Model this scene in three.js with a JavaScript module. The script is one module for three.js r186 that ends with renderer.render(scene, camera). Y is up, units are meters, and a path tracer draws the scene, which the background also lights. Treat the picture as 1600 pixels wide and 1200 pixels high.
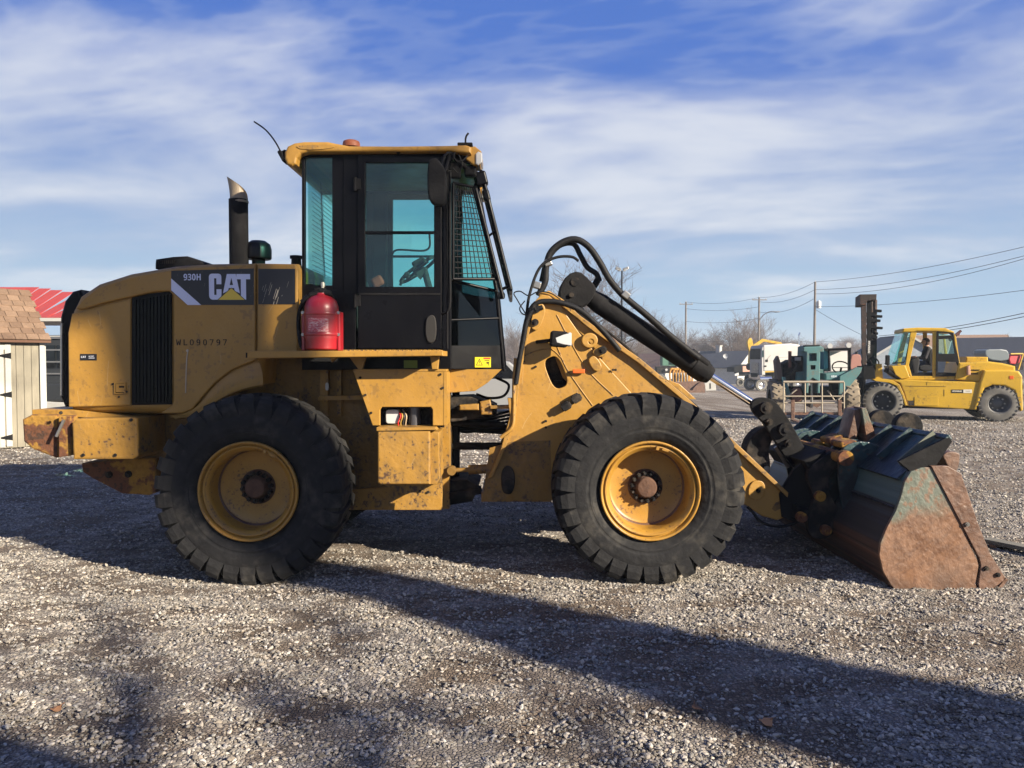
import * as THREE from 'three';
import { mergeGeometries } from 'three/addons/utils/BufferGeometryUtils.js';
import { RoundedBoxGeometry } from 'three/addons/geometries/RoundedBoxGeometry.js';
import { MarchingCubes } from 'three/addons/objects/MarchingCubes.js';

// ---------------------------------------------------------------- camera, sky, sun, exposure
const F = 1190, CAMH = 1.73, CAMZ = 7.07, PITCH = Math.atan(37 / 1190);
const scene = new THREE.Scene();
const camera = new THREE.PerspectiveCamera(2 * Math.atan(600 / F) * 180 / Math.PI, 4 / 3, 0.05, 2000);
camera.position.set(0, CAMH, CAMZ);
camera.lookAt(0, CAMH - Math.tan(PITCH) * 10, CAMZ - 10);
const renderer = new THREE.WebGLRenderer({ antialias: true });
renderer.toneMapping = THREE.LinearToneMapping;
renderer.toneMappingExposure = 2.8;
renderer.shadowMap.enabled = true;
const SUNEL = 23 * Math.PI / 180, SX = 0.809, SZ = 0.5878;          // horizontal heading of the sun
const sunDir = new THREE.Vector3(SX * Math.cos(SUNEL), Math.sin(SUNEL), SZ * Math.cos(SUNEL)).normalize();
const sun = new THREE.DirectionalLight(new THREE.Color(1.0, 0.88, 0.70), 5);
sun.position.copy(sunDir).multiplyScalar(60); sun.castShadow = true;
Object.assign(sun.shadow.camera, { left: -30, right: 30, top: 30, bottom: -30, near: 1, far: 160 });
sun.shadow.mapSize.set(4096, 4096);
scene.add(sun, sun.target);

// ---------------------------------------------------------------- noise
function rng(seed) { let s = seed | 0; return () => { s = (s + 0x6d2b79f5) | 0; let t = Math.imul(s ^ (s >>> 15), 1 | s); t = (t + Math.imul(t ^ (t >>> 7), 61 | t)) ^ t; return ((t ^ (t >>> 14)) >>> 0) / 4294967296; }; }
const LAT = new Float32Array(65536); { const r = rng(77); for (let i = 0; i < 65536; i++) LAT[i] = r(); }
function vn(x, y, per, sd = 0) {           // tileable value noise, lattice period per
  let ix = Math.floor(x), iy = Math.floor(y); const fx = x - ix, fy = y - iy;
  const ux = fx * fx * (3 - 2 * fx), uy = fy * fy * (3 - 2 * fy);
  const m = (v) => ((v % per) + per) % per; const x0 = m(ix), x1 = m(ix + 1), y0 = m(iy), y1 = m(iy + 1);
  const h = (a, b) => LAT[(a * 7919 + b * 104729 + sd * 31337 + ((a * b) << 3)) & 65535];
  return (h(x0, y0) * (1 - ux) + h(x1, y0) * ux) * (1 - uy) + (h(x0, y1) * (1 - ux) + h(x1, y1) * ux) * uy;
}
function fbm(u, v, per, oct, sd = 0) { let a = 0.5, s = 0, t = 0, p = per; for (let i = 0; i < oct; i++) { s += a * vn(u * p, v * p, p, sd + i); t += a; a *= 0.5; p *= 2; } return s / t; }
const sst = (a, b, x) => { const t = Math.min(1, Math.max(0, (x - a) / (b - a))); return t * t * (3 - 2 * t); };
const mixc = (a, b, t) => [a[0] + (b[0] - a[0]) * t, a[1] + (b[1] - a[1]) * t, a[2] + (b[2] - a[2]) * t];
const toS = (c) => { c = Math.min(1, Math.max(0, c)); return c <= 0.0031308 ? 12.92 * c : 1.055 * Math.pow(c, 1 / 2.4) - 0.055; };
const R2L = (r, g, b) => [r, g, b].map((v) => { v /= 255; return v <= 0.04045 ? v / 12.92 : Math.pow((v + 0.055) / 1.055, 2.4); });

// ---------------------------------------------------------------- sky: air and cloud computed by direction
{
  const W = 4096, Hh = 2048, d = new Float32Array(W * Hh * 4);
  const K = 0.33;   // shown brightness / exposure
  const zen = R2L(62, 94, 180), mid = R2L(86, 128, 213), low = R2L(176, 205, 232), hor = R2L(203, 216, 226), gnd = [0.10, 0.095, 0.085];
  const cw = R2L(234, 239, 248), cs = R2L(190, 204, 230);
  for (let j = 0; j < Hh; j++) {
    const el = ((j + 0.5) / Hh - 0.5) * Math.PI, sy = Math.sin(el), ce = Math.cos(el), deg = el * 180 / Math.PI;
    for (let i = 0; i < W; i++) {
      const az = ((i + 0.5) / W - 0.5) * 2 * Math.PI, dx = ce * Math.cos(az), dz = ce * Math.sin(az);
      let c;
      if (sy < 0) c = mixc(hor, gnd, sst(0, 3, -deg));
      else {
        c = deg < 4 ? mixc(hor, low, sst(0, 4, deg)) : deg < 19 ? mixc(low, mid, sst(4, 19, deg)) : mixc(mid, zen, sst(19, 55, deg));
        const k = 1 / (sy + 0.13); let px = dx * k, pz = dz * k;
        const wx = fbm(px * 0.11 + 9, pz * 0.11 + 3, 8, 2, 11) - 0.5, wz = fbm(px * 0.11 + 1, pz * 0.11 + 7, 8, 2, 19) - 0.5;
        px += wx * 0.35; pz += wz * 0.45;
        // broad banks, then combed fibres inside them
        const a = fbm(px * 0.05 + 0.31, pz * 0.10 + 0.57, 8, 5, 3);
        const fx = px * 0.96 + pz * 0.28, fz = pz * 0.96 - px * 0.28;
        const b = fbm(fx * 0.17 + 4.2, fz * 0.30 + 2.1, 8, 8, 23);
        const f = 1 - Math.abs(2 * fbm(fx * 0.30 + 1.7, fz * 0.62 + 5.3, 16, 5, 53) - 1);
        const bank = sst(3, 9, deg) * (1 - sst(13, 25, deg));     // the height of the cloud bank
        let cov = sst(0.48, 0.90, a * 0.50 + b * 0.54 + (f - 0.6) * 0.07 + 0.235 * bank - 0.06);
        cov = Math.min(1, cov + (sst(0.42, 0.75, b) * 0.30 + sst(0.7, 0.98, f) * 0.13 * sst(0.4, 0.6, a)) * sst(2, 12, deg) * (1 - cov)) * (0.35 + 0.65 * sst(1, 6, deg));
        const shade = sst(0.45, 0.7, b * 0.5 + a * 0.5);
        c = mixc(c, mixc(cs, cw, shade), cov * 0.88);
      }
      const o = (j * W + i) * 4; d[o] = c[0] * K; d[o + 1] = c[1] * K; d[o + 2] = c[2] * K; d[o + 3] = 1;
    }
  }
  const t = new THREE.DataTexture(d, W, Hh, THREE.RGBAFormat, THREE.FloatType);
  t.mapping = THREE.EquirectangularReflectionMapping; t.magFilter = t.minFilter = THREE.LinearFilter; t.wrapS = THREE.RepeatWrapping; t.needsUpdate = true;
  scene.background = t; scene.environment = t;
}
scene.fog = new THREE.FogExp2(0xc3d2e0, 0.0008);

// ---------------------------------------------------------------- geometry helpers
const CT = Math.cos(PITCH), ST = Math.sin(PITCH);
function P(px, py, z) {                    // where a line of sight through a photo point meets the upright plane z
  const u = (px - 800) / F, v = -(py - 600) / F, dy = v * CT - ST, dz = -v * ST - CT, t = (z - CAMZ) / dz;
  return [u * t, CAMH + dy * t];
}
const V = (px, py, z) => { const [x, y] = P(px, py, z); return new THREE.Vector3(x, y, z); };
const pts = (s, z) => s.trim().split(/\s+/).map((q) => { const [a, b] = q.split(',').map(Number); return P(a, b, z); });
const xy = (s) => s.trim().split(/\s+/).map((q) => q.split(',').map(Number));
function clean(g) {
  if (g.index) g = g.toNonIndexed();
  for (const k of Object.keys(g.attributes)) if (!['position', 'normal', 'uv'].includes(k)) g.deleteAttribute(k);
  if (!g.attributes.normal) g.computeVertexNormals();
  if (!g.attributes.uv) g.setAttribute('uv', new THREE.BufferAttribute(new Float32Array(g.attributes.position.count * 2), 2));
  g.morphAttributes = {}; g.clearGroups(); return g;
}
function boxUV(g) {
  const p = g.attributes.position.array, uv = g.attributes.uv.array, n = p.length / 9;
  for (let i = 0; i < n; i++) {
    const o = i * 9, ax = p[o + 3] - p[o], ay = p[o + 4] - p[o + 1], az = p[o + 5] - p[o + 2], bx = p[o + 6] - p[o], by = p[o + 7] - p[o + 1], bz = p[o + 8] - p[o + 2];
    const nx = Math.abs(ay * bz - az * by), ny = Math.abs(az * bx - ax * bz), nz = Math.abs(ax * by - ay * bx);
    for (let k = 0; k < 3; k++) {
      const x = p[o + k * 3], y = p[o + k * 3 + 1], z = p[o + k * 3 + 2], q = i * 6 + k * 2;
      if (nz >= nx && nz >= ny) { uv[q] = x; uv[q + 1] = y; } else if (nx >= ny) { uv[q] = z + 3.3; uv[q + 1] = y + 1.1; } else { uv[q] = x + 5.7; uv[q + 1] = z; }
    }
  }
}
function fitUV(g) {                        // the whole outline over one picture, by its own x and y
  g.computeBoundingBox(); const b = g.boundingBox, p = g.attributes.position, uv = g.attributes.uv;
  for (let i = 0; i < p.count; i++) uv.setXY(i, (p.getX(i) - b.min.x) / (b.max.x - b.min.x || 1), (p.getY(i) - b.min.y) / (b.max.y - b.min.y || 1));
}
function join(list, uvMode) { const gs = [].concat(list).map(clean); const g = gs.length > 1 ? mergeGeometries(gs) : gs[0]; if (uvMode === 'fit') fitUV(g); else if (uvMode !== 'own') boxUV(g); return g; }
function mesh(name, list, mat, parent, uvMode) {
  const m = new THREE.Mesh(join(list, uvMode), mat); m.name = name; m.castShadow = m.receiveShadow = true; parent.add(m); return m;
}
const used = {};
function numbered(n) { const k = used[n] = (used[n] ?? -1) + 1; return k ? n + '_' + String(k).padStart(3, '0') : n; }
function thing(name, label, category, [x, y, z] = [0, 0, 0], turn = 0, group) {
  const o = new THREE.Group(); o.name = numbered(name); o.position.set(x, y, z); o.rotation.y = turn; o.userData = { label, category }; if (group) o.userData.group = group; scene.add(o); return o;
}
function single(m, label, category, group) { m.name = numbered(m.name); m.userData = { label, category }; if (group) m.userData.group = group; scene.add(m); return m; }
function copyOf(o, label, [x, y, z], turn = 0) { const c = o.clone(); c.name = numbered(o.name.replace(/_\d+$/, '')); c.userData = { ...o.userData, label }; c.position.set(x, y, z); c.rotation.y = turn; scene.add(c); return c; }
function grp(name, parent) { const o = new THREE.Group(); o.name = name; parent.add(o); return o; }
function slab(p, zFront, thick, bevel = 0, holes = [], seg = 2) {     // an outline in x and y with real thickness, front face at zFront
  const s = new THREE.Shape(p.map(([a, b]) => new THREE.Vector2(a, b)));
  for (const h of holes) s.holes.push(new THREE.Path(h.map(([a, b]) => new THREE.Vector2(a, b))));
  const g = new THREE.ExtrudeGeometry(s, { depth: thick - 2 * bevel, bevelEnabled: bevel > 0, bevelSize: bevel, bevelThickness: bevel, bevelOffset: -bevel, bevelSegments: seg, curveSegments: 8, steps: 1 });
  g.translate(0, 0, zFront - thick + bevel); return g;
}
function smoothPts(p, n = 4) {             // rounds a closed outline
  const c = new THREE.CatmullRomCurve3(p.map(([a, b]) => new THREE.Vector3(a, b, 0)), true, 'centripetal'); return c.getPoints(p.length * n).slice(0, -1).map((v) => [v.x, v.y]);
}
function box(w, h, d, x, y, z, rx = 0, ry = 0, rz = 0) { const g = new THREE.BoxGeometry(w, h, d); if (rx) g.rotateX(rx); if (ry) g.rotateY(ry); if (rz) g.rotateZ(rz); g.translate(x, y, z); return g; }
function rbox(w, h, d, x, y, z, r = 0.01, rz = 0, ry = 0, seg = 2) { const g = new RoundedBoxGeometry(w, h, d, seg, Math.min(r, w / 2.05, h / 2.05, d / 2.05)); if (rz) g.rotateZ(rz); if (ry) g.rotateY(ry); g.translate(x, y, z); return g; }
function cyl(a, b, r0, r1 = r0, seg = 12) {
  a = new THREE.Vector3(...(a.toArray ? a.toArray() : a)); b = new THREE.Vector3(...(b.toArray ? b.toArray() : b));
  const g = new THREE.CylinderGeometry(r1, r0, a.distanceTo(b), seg); g.translate(0, a.distanceTo(b) / 2, 0);
  g.applyQuaternion(new THREE.Quaternion().setFromUnitVectors(new THREE.Vector3(0, 1, 0), b.clone().sub(a).normalize())); g.translate(a.x, a.y, a.z); return g;
}
function tube(p, r, seg = 8, n) { const c = new THREE.CatmullRomCurve3(p.map((q) => (q.isVector3 ? q : new THREE.Vector3(...q))), false, 'centripetal'); return new THREE.TubeGeometry(c, n ?? p.length * 5, r, seg, false); }
function lathe(prof, seg, axis = 'y') { const g = new THREE.LatheGeometry(prof.map(([r, h]) => new THREE.Vector2(r, h)), seg); if (axis === 'z') g.rotateX(Math.PI / 2); if (axis === 'x') g.rotateZ(-Math.PI / 2); return g; }
function disc(x, y, z, r, t, seg = 12) { const g = new THREE.CylinderGeometry(r, r, t, seg); g.rotateX(Math.PI / 2); g.translate(x, y, z); return g; }
function flipZ(g) { g = clean(g.clone()); g.scale(1, 1, -1); const p = g.attributes.position.array, n = g.attributes.normal.array; for (let i = 0; i < p.length; i += 9) for (let k = 0; k < 3; k++) { let t = p[i + 3 + k]; p[i + 3 + k] = p[i + 6 + k]; p[i + 6 + k] = t; t = n[i + 3 + k]; n[i + 3 + k] = n[i + 6 + k]; n[i + 6 + k] = t; } return g; }
function oval(cx, cy, rx, ry, rot = 0, n = 24, sq = 2) { const o = []; for (let i = 0; i < n; i++) { const a = i / n * 2 * Math.PI, c = Math.cos(a), s = Math.sin(a), x = rx * Math.sign(c) * Math.pow(Math.abs(c), 2 / sq), y = ry * Math.sign(s) * Math.pow(Math.abs(s), 2 / sq); o.push([cx + x * Math.cos(rot) - y * Math.sin(rot), cy + x * Math.sin(rot) + y * Math.cos(rot)]); } return o; }

// ---------------------------------------------------------------- textures and materials
function dataTex(size, fn, { srgb = true, metres = 1, h = size } = {}) {
  const d = new Uint8Array(size * h * 4);
  for (let j = 0; j < h; j++) for (let i = 0; i < size; i++) { const c = fn((i + 0.5) / size, (j + 0.5) / h), o = (j * size + i) * 4; for (let k = 0; k < 3; k++) d[o + k] = (srgb ? toS(c[k]) : Math.min(1, Math.max(0, c[k]))) * 255; d[o + 3] = 255; }
  const t = new THREE.DataTexture(d, size, h); t.wrapS = t.wrapT = THREE.RepeatWrapping; t.magFilter = THREE.LinearFilter; t.minFilter = THREE.LinearMipmapLinearFilter; t.generateMipmaps = true;
  if (srgb) t.colorSpace = THREE.SRGBColorSpace; t.repeat.set(1 / metres, 1 / metres); t.needsUpdate = true; return t;
}
function canvasTex(w, h, draw) { const c = document.createElement('canvas'); c.width = w; c.height = h; const x = c.getContext('2d'); draw(x, w, h); const t = new THREE.CanvasTexture(c); t.colorSpace = THREE.SRGBColorSpace; t.magFilter = THREE.LinearFilter; return t; }
const phys = (o) => new THREE.MeshPhysicalMaterial({ specularIntensity: 0.45, ...o });
const std = (o) => new THREE.MeshStandardMaterial(o);
const rgb = (r, g, b) => new THREE.Color().setRGB(r, g, b);

// worn paint: broad tone drift, dust blotches, chips and scratches
function paintTex(base, { dirt = 0.3, chips = 0.3, dirtCol = [0.06, 0.045, 0.03], chipCol = [0.07, 0.035, 0.02], scr = 0.3, seed = 1, metres = 1.7, size = 512 } = {}) {
  const marks = new Float32Array(size * size), r = rng(seed * 991 + 5);
  for (let k = 0; k < 70 * scr; k++) { let x = r() * size, y = r() * size, a = (r() - 0.5) * 1.2 + Math.PI / 2, L = 8 + r() * r() * 90; const s = 0.25 + r() * 0.6; for (let q = 0; q < L; q++) { marks[((y | 0) & (size - 1)) * size + ((x | 0) & (size - 1))] = s; x += Math.cos(a); y += Math.sin(a); a += (r() - 0.5) * 0.08; if (x < 0) x += size; if (y < 0) y += size; } }
  const light = mixc(base, [0.62, 0.56, 0.46], 0.45);
  return dataTex(size, (u, v) => {
    const n1 = fbm(u, v, 3, 4, seed), n2 = fbm(u, v, 8, 4, seed + 7), n3 = fbm(u, v, 64, 3, seed + 13), st = fbm(u, v * 0.25, 40, 3, seed + 17);
    let c = base.map((b) => b * (0.82 + 0.26 * n1 + 0.12 * (n3 - 0.5)));
    c = mixc(c, dirtCol, dirt * 0.55 * sst(0.42, 0.80, n2 * 0.55 + st * 0.3 + n3 * 0.22));
    c = mixc(c, dirtCol, dirt * 0.9 * sst(0.60, 0.74, n3 * 0.55 + n2 * 0.48));
    c = mixc(c, chipCol, chips * sst(0.665, 0.70, n3 * 0.66 + n2 * 0.34));
    const m = marks[((v * size) | 0) * size + ((u * size) | 0)]; if (m) c = mixc(c, light, m * Math.min(1, scr * 1.3));
    return c;
  }, { metres });
}
const roughTex = dataTex(512, (u, v) => { const n = fbm(u, v, 6, 6, 61); return [n, 0.35 + 0.6 * n, n]; }, { srgb: false, metres: 0.9 });
const bumpTex = dataTex(512, (u, v) => { const n = fbm(u, v, 24, 4, 67); return [n, n, n]; }, { srgb: false, metres: 0.7 });
const YEL = [0.335, 0.178, 0.028];
const M = {};
M.yellow = std({ map: paintTex(YEL, { dirt: 0.22, chips: 0.18, scr: 0.45, seed: 2 }), roughness: 0.75, roughnessMap: roughTex, bumpMap: bumpTex, bumpScale: 0.0015 });
M.yellowDirty = std({ map: paintTex(YEL.map((v) => v * 0.9), { dirt: 0.85, chips: 0.9, scr: 0.5, seed: 4, metres: 1.3 }), roughness: 0.9, roughnessMap: roughTex, bumpMap: bumpTex, bumpScale: 0.003 });
M.yellowGrease = std({ map: paintTex(YEL.map((v) => v * 0.62), { dirt: 1.0, chips: 1.0, scr: 0.2, seed: 6, metres: 1.1, dirtCol: [0.03, 0.024, 0.018] }), roughness: 0.9, roughnessMap: roughTex, bumpMap: bumpTex, bumpScale: 0.004 });
M.yellowRust = std({ map: dataTex(512, (u, v) => { const n = fbm(u, v, 5, 6, 91), m = fbm(u, v, 30, 4, 95); let c = YEL.map((b) => b * (0.55 + 0.5 * m)); c = mixc(c, [0.085 + 0.05 * m, 0.032 + 0.02 * m, 0.018], sst(0.44, 0.52, n * 0.85 + m * 0.16)); return mixc(c, [0.02, 0.016, 0.014], 0.7 * sst(0.60, 0.72, m * 0.6 + n * 0.45)); }, { metres: 0.8 }), roughness: 0.95, bumpMap: bumpTex, bumpScale: 0.006 });
M.wheelYellow = std({ map: paintTex([0.345, 0.180, 0.025], { dirt: 0.6, chips: 0.5, scr: 0.2, seed: 9, metres: 0.9, dirtCol: [0.12, 0.06, 0.02] }), roughness: 0.7, roughnessMap: roughTex });
M.black = phys({ map: dataTex(512, (u, v) => { const n = fbm(u, v, 6, 5, 31), s = vn(u * 330, v * 330, 330, 5); let c = [0.0018 + 0.003 * n, 0.0018 + 0.003 * n, 0.003 + 0.003 * n]; if (s > 0.988 && n > 0.42) c = [0.12, 0.12, 0.12]; return c; }, { metres: 1.3 }), roughness: 0.55, roughnessMap: roughTex, specularIntensity: 0.22 });
M.blackMatte = phys({ map: dataTex(512, (u, v) => { const n = fbm(u, v, 7, 6, 37); return [0.003 + 0.012 * n * n, 0.003 + 0.0115 * n * n, 0.004 + 0.011 * n * n]; }, { metres: 0.7 }), roughness: 0.85, bumpMap: bumpTex, bumpScale: 0.003 });
M.grime = phys({ map: dataTex(512, (u, v) => { const n = fbm(u, v, 8, 6, 43), m = fbm(u, v, 3, 4, 47); return mixc([0.008, 0.008, 0.009], [0.055, 0.044, 0.034], sst(0.4, 0.75, n * 0.7 + m * 0.3)); }, { metres: 0.6 }), roughness: 0.9, bumpMap: bumpTex, bumpScale: 0.006 });
M.rubber = phys({ map: dataTex(512, (u, v) => { const n = fbm(u, v, 4, 6, 51), m = fbm(u, v, 20, 5, 53); let c = [0.008 + 0.010 * m, 0.008 + 0.010 * m, 0.009 + 0.010 * m]; return mixc(c, [0.10, 0.09, 0.074], 0.3 * sst(0.5, 0.8, n * 0.65 + m * 0.4)); }, { metres: 0.9 }), roughness: 0.82, bumpMap: bumpTex, bumpScale: 0.004 });
M.hose = phys({ color: rgb(0.007, 0.007, 0.008), roughness: 0.62, bumpMap: bumpTex, bumpScale: 0.002 });
M.rust = std({ map: dataTex(512, (u, v) => { const n = fbm(u, v, 4, 6, 71), m = fbm(u, v, 22, 5, 73); return mixc(mixc([0.070, 0.036, 0.024], [0.150, 0.080, 0.050], sst(0.25, 0.75, m * 0.55 + n * 0.5)), [0.045, 0.026, 0.02], 0.5 * sst(0.55, 0.7, n)); }, { metres: 1.1 }), roughness: 0.85, roughnessMap: roughTex, bumpMap: bumpTex, bumpScale: 0.005 });
M.tealBlack = std({ map: dataTex(512, (u, v) => { const n = fbm(u, v, 4, 6, 81), m = fbm(u, v, 18, 5, 83); let c = mixc([0.010, 0.013, 0.016], [0.024, 0.054, 0.060], sst(0.42, 0.6, n * 0.7 + m * 0.3)); c = mixc(c, [0.07, 0.032, 0.02], sst(0.60, 0.68, m * 0.6 + n * 0.4)); return c; }, { metres: 1.2 }), roughness: 0.7, roughnessMap: roughTex, bumpMap: bumpTex, bumpScale: 0.005 });
M.chrome = std({ color: rgb(0.75, 0.76, 0.78), metalness: 1, roughness: 0.12 });
M.steel = std({ color: rgb(0.32, 0.31, 0.29), metalness: 0.8, roughness: 0.5, roughnessMap: roughTex });
M.white = std({ color: rgb(0.42, 0.43, 0.43), roughness: 0.5 });
M.lens = new THREE.MeshPhysicalMaterial({ color: rgb(0.42, 0.42, 0.41), roughness: 0.25, clearcoat: 1 });
M.amber = new THREE.MeshPhysicalMaterial({ color: rgb(0.60, 0.10, 0.012), roughness: 0.3, clearcoat: 0.6 });
M.red = new THREE.MeshPhysicalMaterial({ map: paintTex([0.28, 0.008, 0.015], { dirt: 0.15, chips: 0.12, scr: 0.8, seed: 12, metres: 0.6, dirtCol: [0.2, 0.02, 0.02] }), roughness: 0.38, clearcoat: 0.3, clearcoatRoughness: 0.3 });
M.glass = new THREE.MeshPhysicalMaterial({ color: rgb(0.70, 0.93, 0.90), transmission: 1, roughness: 0.015, ior: 1.5, thickness: 0 });
M.darkGlass = new THREE.MeshPhysicalMaterial({ color: rgb(0.20, 0.30, 0.31), transmission: 1, roughness: 0.02, ior: 1.5, thickness: 0 });
M.seat = std({ color: rgb(0.018, 0.018, 0.02), roughness: 0.9 });
// ---------------------------------------------------------------- ground: one sheet to the horizon, loose stone on top
// the yard falls gently away beyond the machines
function fall(d) { return d < 18 ? 0 : d < 26 ? -0.00125 * (d - 18) ** 2 : -0.08 - 0.02 * (Math.min(d, 200) - 26); }
function groundY(x, z) {
  const r = Math.hypot(x, z - 3), dd = CAMZ - z, k = 1 - sst(14, 30, r);
  return k * (0.05 * (fbm(x * 0.05 + 40, z * 0.05 + 40, 32, 4, 5) - 0.5) + 0.036 * (fbm(x * 0.22 + 80, z * 0.35 + 80, 64, 3, 9) - 0.5)) - 0.006 + fall(dd);
}
const dirtAmount = (x, z) => sst(0.41, 0.60, fbm(x * 0.09 + 20, z * 0.2 + 20, 32, 5, 15) * 0.72 + fbm(x * 0.8 + 50, z * 0.8 + 50, 64, 4, 16) * 0.30);
{
  const axis = (a, near, step, far) => { const o = []; for (let v = -near; v <= near + 1e-6; v += step) o.push(v + a); let s = step, v = near; while (v < far) { s *= 1.22; v += s; o.push(a + v); o.unshift(a - v); } return o; };
  const xs = axis(0, 11, 0.16, 700), zs = axis(0, 9, 0.16, 700), nx = xs.length, nz = zs.length;
  const pos = new Float32Array(nx * nz * 3), uv = new Float32Array(nx * nz * 2), idx = [];
  for (let j = 0; j < nz; j++) for (let i = 0; i < nx; i++) { const k = j * nx + i; pos[k * 3] = xs[i]; pos[k * 3 + 1] = groundY(xs[i], zs[j]); pos[k * 3 + 2] = zs[j]; uv[k * 2] = xs[i]; uv[k * 2 + 1] = zs[j]; if (i < nx - 1 && j < nz - 1) idx.push(k, k + nx, k + 1, k + 1, k + nx, k + nx + 1); }
  const g = new THREE.BufferGeometry(); g.setAttribute('position', new THREE.BufferAttribute(pos, 3)); g.setAttribute('uv', new THREE.BufferAttribute(uv, 2)); g.setIndex(idx); g.computeVertexNormals();
  const col = new Float32Array(nx * nz * 3); for (let k = 0; k < nx * nz; k++) { const d = dirtAmount(pos[k * 3], pos[k * 3 + 2]); col[k * 3] = 1 - 0.48 * d; col[k * 3 + 1] = 1 - 0.56 * d; col[k * 3 + 2] = 1 - 0.63 * d; }
  g.setAttribute('color', new THREE.BufferAttribute(col, 3));
  // crushed stone: cells with their own tone
  const N = 2048, C = 150, sx = new Float32Array(C * C), sy = new Float32Array(C * C), tn = new Float32Array(C * C), rr = rng(404);
  for (let i = 0; i < C * C; i++) { sx[i] = rr(); sy[i] = rr(); tn[i] = rr(); }
  const bump = new Uint8Array(N * N * 4);
  const map = dataTex(N, (u, v) => {
    const x = u * C, y = v * C, ix = Math.floor(x), iy = Math.floor(y); let d1 = 9, d2 = 9, id = 0;
    for (let b = -1; b <= 1; b++) for (let a = -1; a <= 1; a++) { const cx = ((ix + a) % C + C) % C, cy = ((iy + b) % C + C) % C, k = cy * C + cx, dx = ix + a + sx[k] - x, dy = iy + b + sy[k] - y, dd = dx * dx + dy * dy; if (dd < d1) { d2 = d1; d1 = dd; id = k; } else if (dd < d2) d2 = dd; }
    const e = sst(0.0, 0.35, Math.sqrt(d2) - Math.sqrt(d1)), t = tn[id], n = fbm(u, v, 5, 5, 25);
    const o = (((v * N) | 0) * N + ((u * N) | 0)) * 4, hgt = e * (0.35 + 0.65 * t); bump[o] = bump[o + 1] = bump[o + 2] = hgt * 255; bump[o + 3] = 255;
    const s = (0.14 + 0.24 * t * t + 0.06 * n) * (0.55 + 0.45 * e);
    return [s * 1.10, s * 0.98, s * 0.84];
  }, { metres: 3.1 });
  const bt = new THREE.DataTexture(bump, N, N); bt.wrapS = bt.wrapT = THREE.RepeatWrapping; bt.magFilter = THREE.LinearFilter; bt.repeat.copy(map.repeat); bt.needsUpdate = true;
  const m = new THREE.Mesh(g, std({ map, bumpMap: bt, bumpScale: 0.012, roughness: 1, vertexColors: true })); m.name = 'gravel_ground'; m.receiveShadow = true; m.userData = { kind: 'structure' }; scene.add(m);
}
{
  // loose crushed stone that nobody could count
  const shape = new THREE.IcosahedronGeometry(1, 0);
  { const p = shape.attributes.position, r = rng(902), seen = {}; for (let i = 0; i < p.count; i++) { const k = [p.getX(i), p.getY(i), p.getZ(i)].map((v) => v.toFixed(3)).join(); seen[k] ??= 0.62 + 0.62 * r(); p.setXYZ(i, p.getX(i) * seen[k], p.getY(i) * seen[k], p.getZ(i) * seen[k]); } shape.computeVertexNormals(); }
  const stoneMat = std({ color: 0xffffff, roughness: 0.95 });
  const L = [], r = rng(4242);
  const strew = (d0, d1, margin, perM2, s0, s1) => {
    const steps = 200; for (let k = 0; k < steps; k++) { const a = d0 + (d1 - d0) * k / steps, b = d0 + (d1 - d0) * (k + 1) / steps, w = 0.70 * b + margin, n = perM2 * (b - a) * 2 * w; for (let q = 0; q < n; q++) { const z = CAMZ - (a + (b - a) * r()), x = (r() * 2 - 1) * w, d = dirtAmount(x, z); if (r() < d * 0.8) continue; const t = r(); L.push([x, z, s0 + (s1 - s0) * t * t * t, r(), r(), r(), r()]); } }
  };
  strew(2.6, 6.6, 1.0, 8600, 0.0036, 0.0130); strew(6.6, 11, 1.0, 2000, 0.006, 0.016); strew(11, 24, 1, 260, 0.012, 0.028);
  const mt = new THREE.Matrix4(), q = new THREE.Quaternion(), e = new THREE.Euler(), c = new THREE.Color();
  const im = new THREE.InstancedMesh(shape, stoneMat, L.length); im.name = 'loose_gravel'; im.castShadow = im.receiveShadow = true; im.userData = { kind: 'stuff', label: 'loose crushed grey and tan stones scattered all over the yard', category: 'gravel' };
  L.forEach(([x, z, s, a, b, t, w], i) => { e.set((a - 0.5) * 1.1, b * 6.28, (w - 0.5) * 1.1); q.setFromEuler(e); mt.compose(new THREE.Vector3(x, groundY(x, z) + s * 0.25, z), q, new THREE.Vector3(s * (0.9 + 0.7 * a), s * (0.45 + 0.4 * b), s * (0.7 + 0.4 * w))); im.setMatrixAt(i, mt); const v = 0.12 + 0.19 * t * t * t + 0.10 * t, wm = w * 0.13; c.setRGB(v * (1.03 + wm), v, v * (0.94 - wm)); im.setColorAt(i, c); });
  scene.add(im);
}
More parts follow.
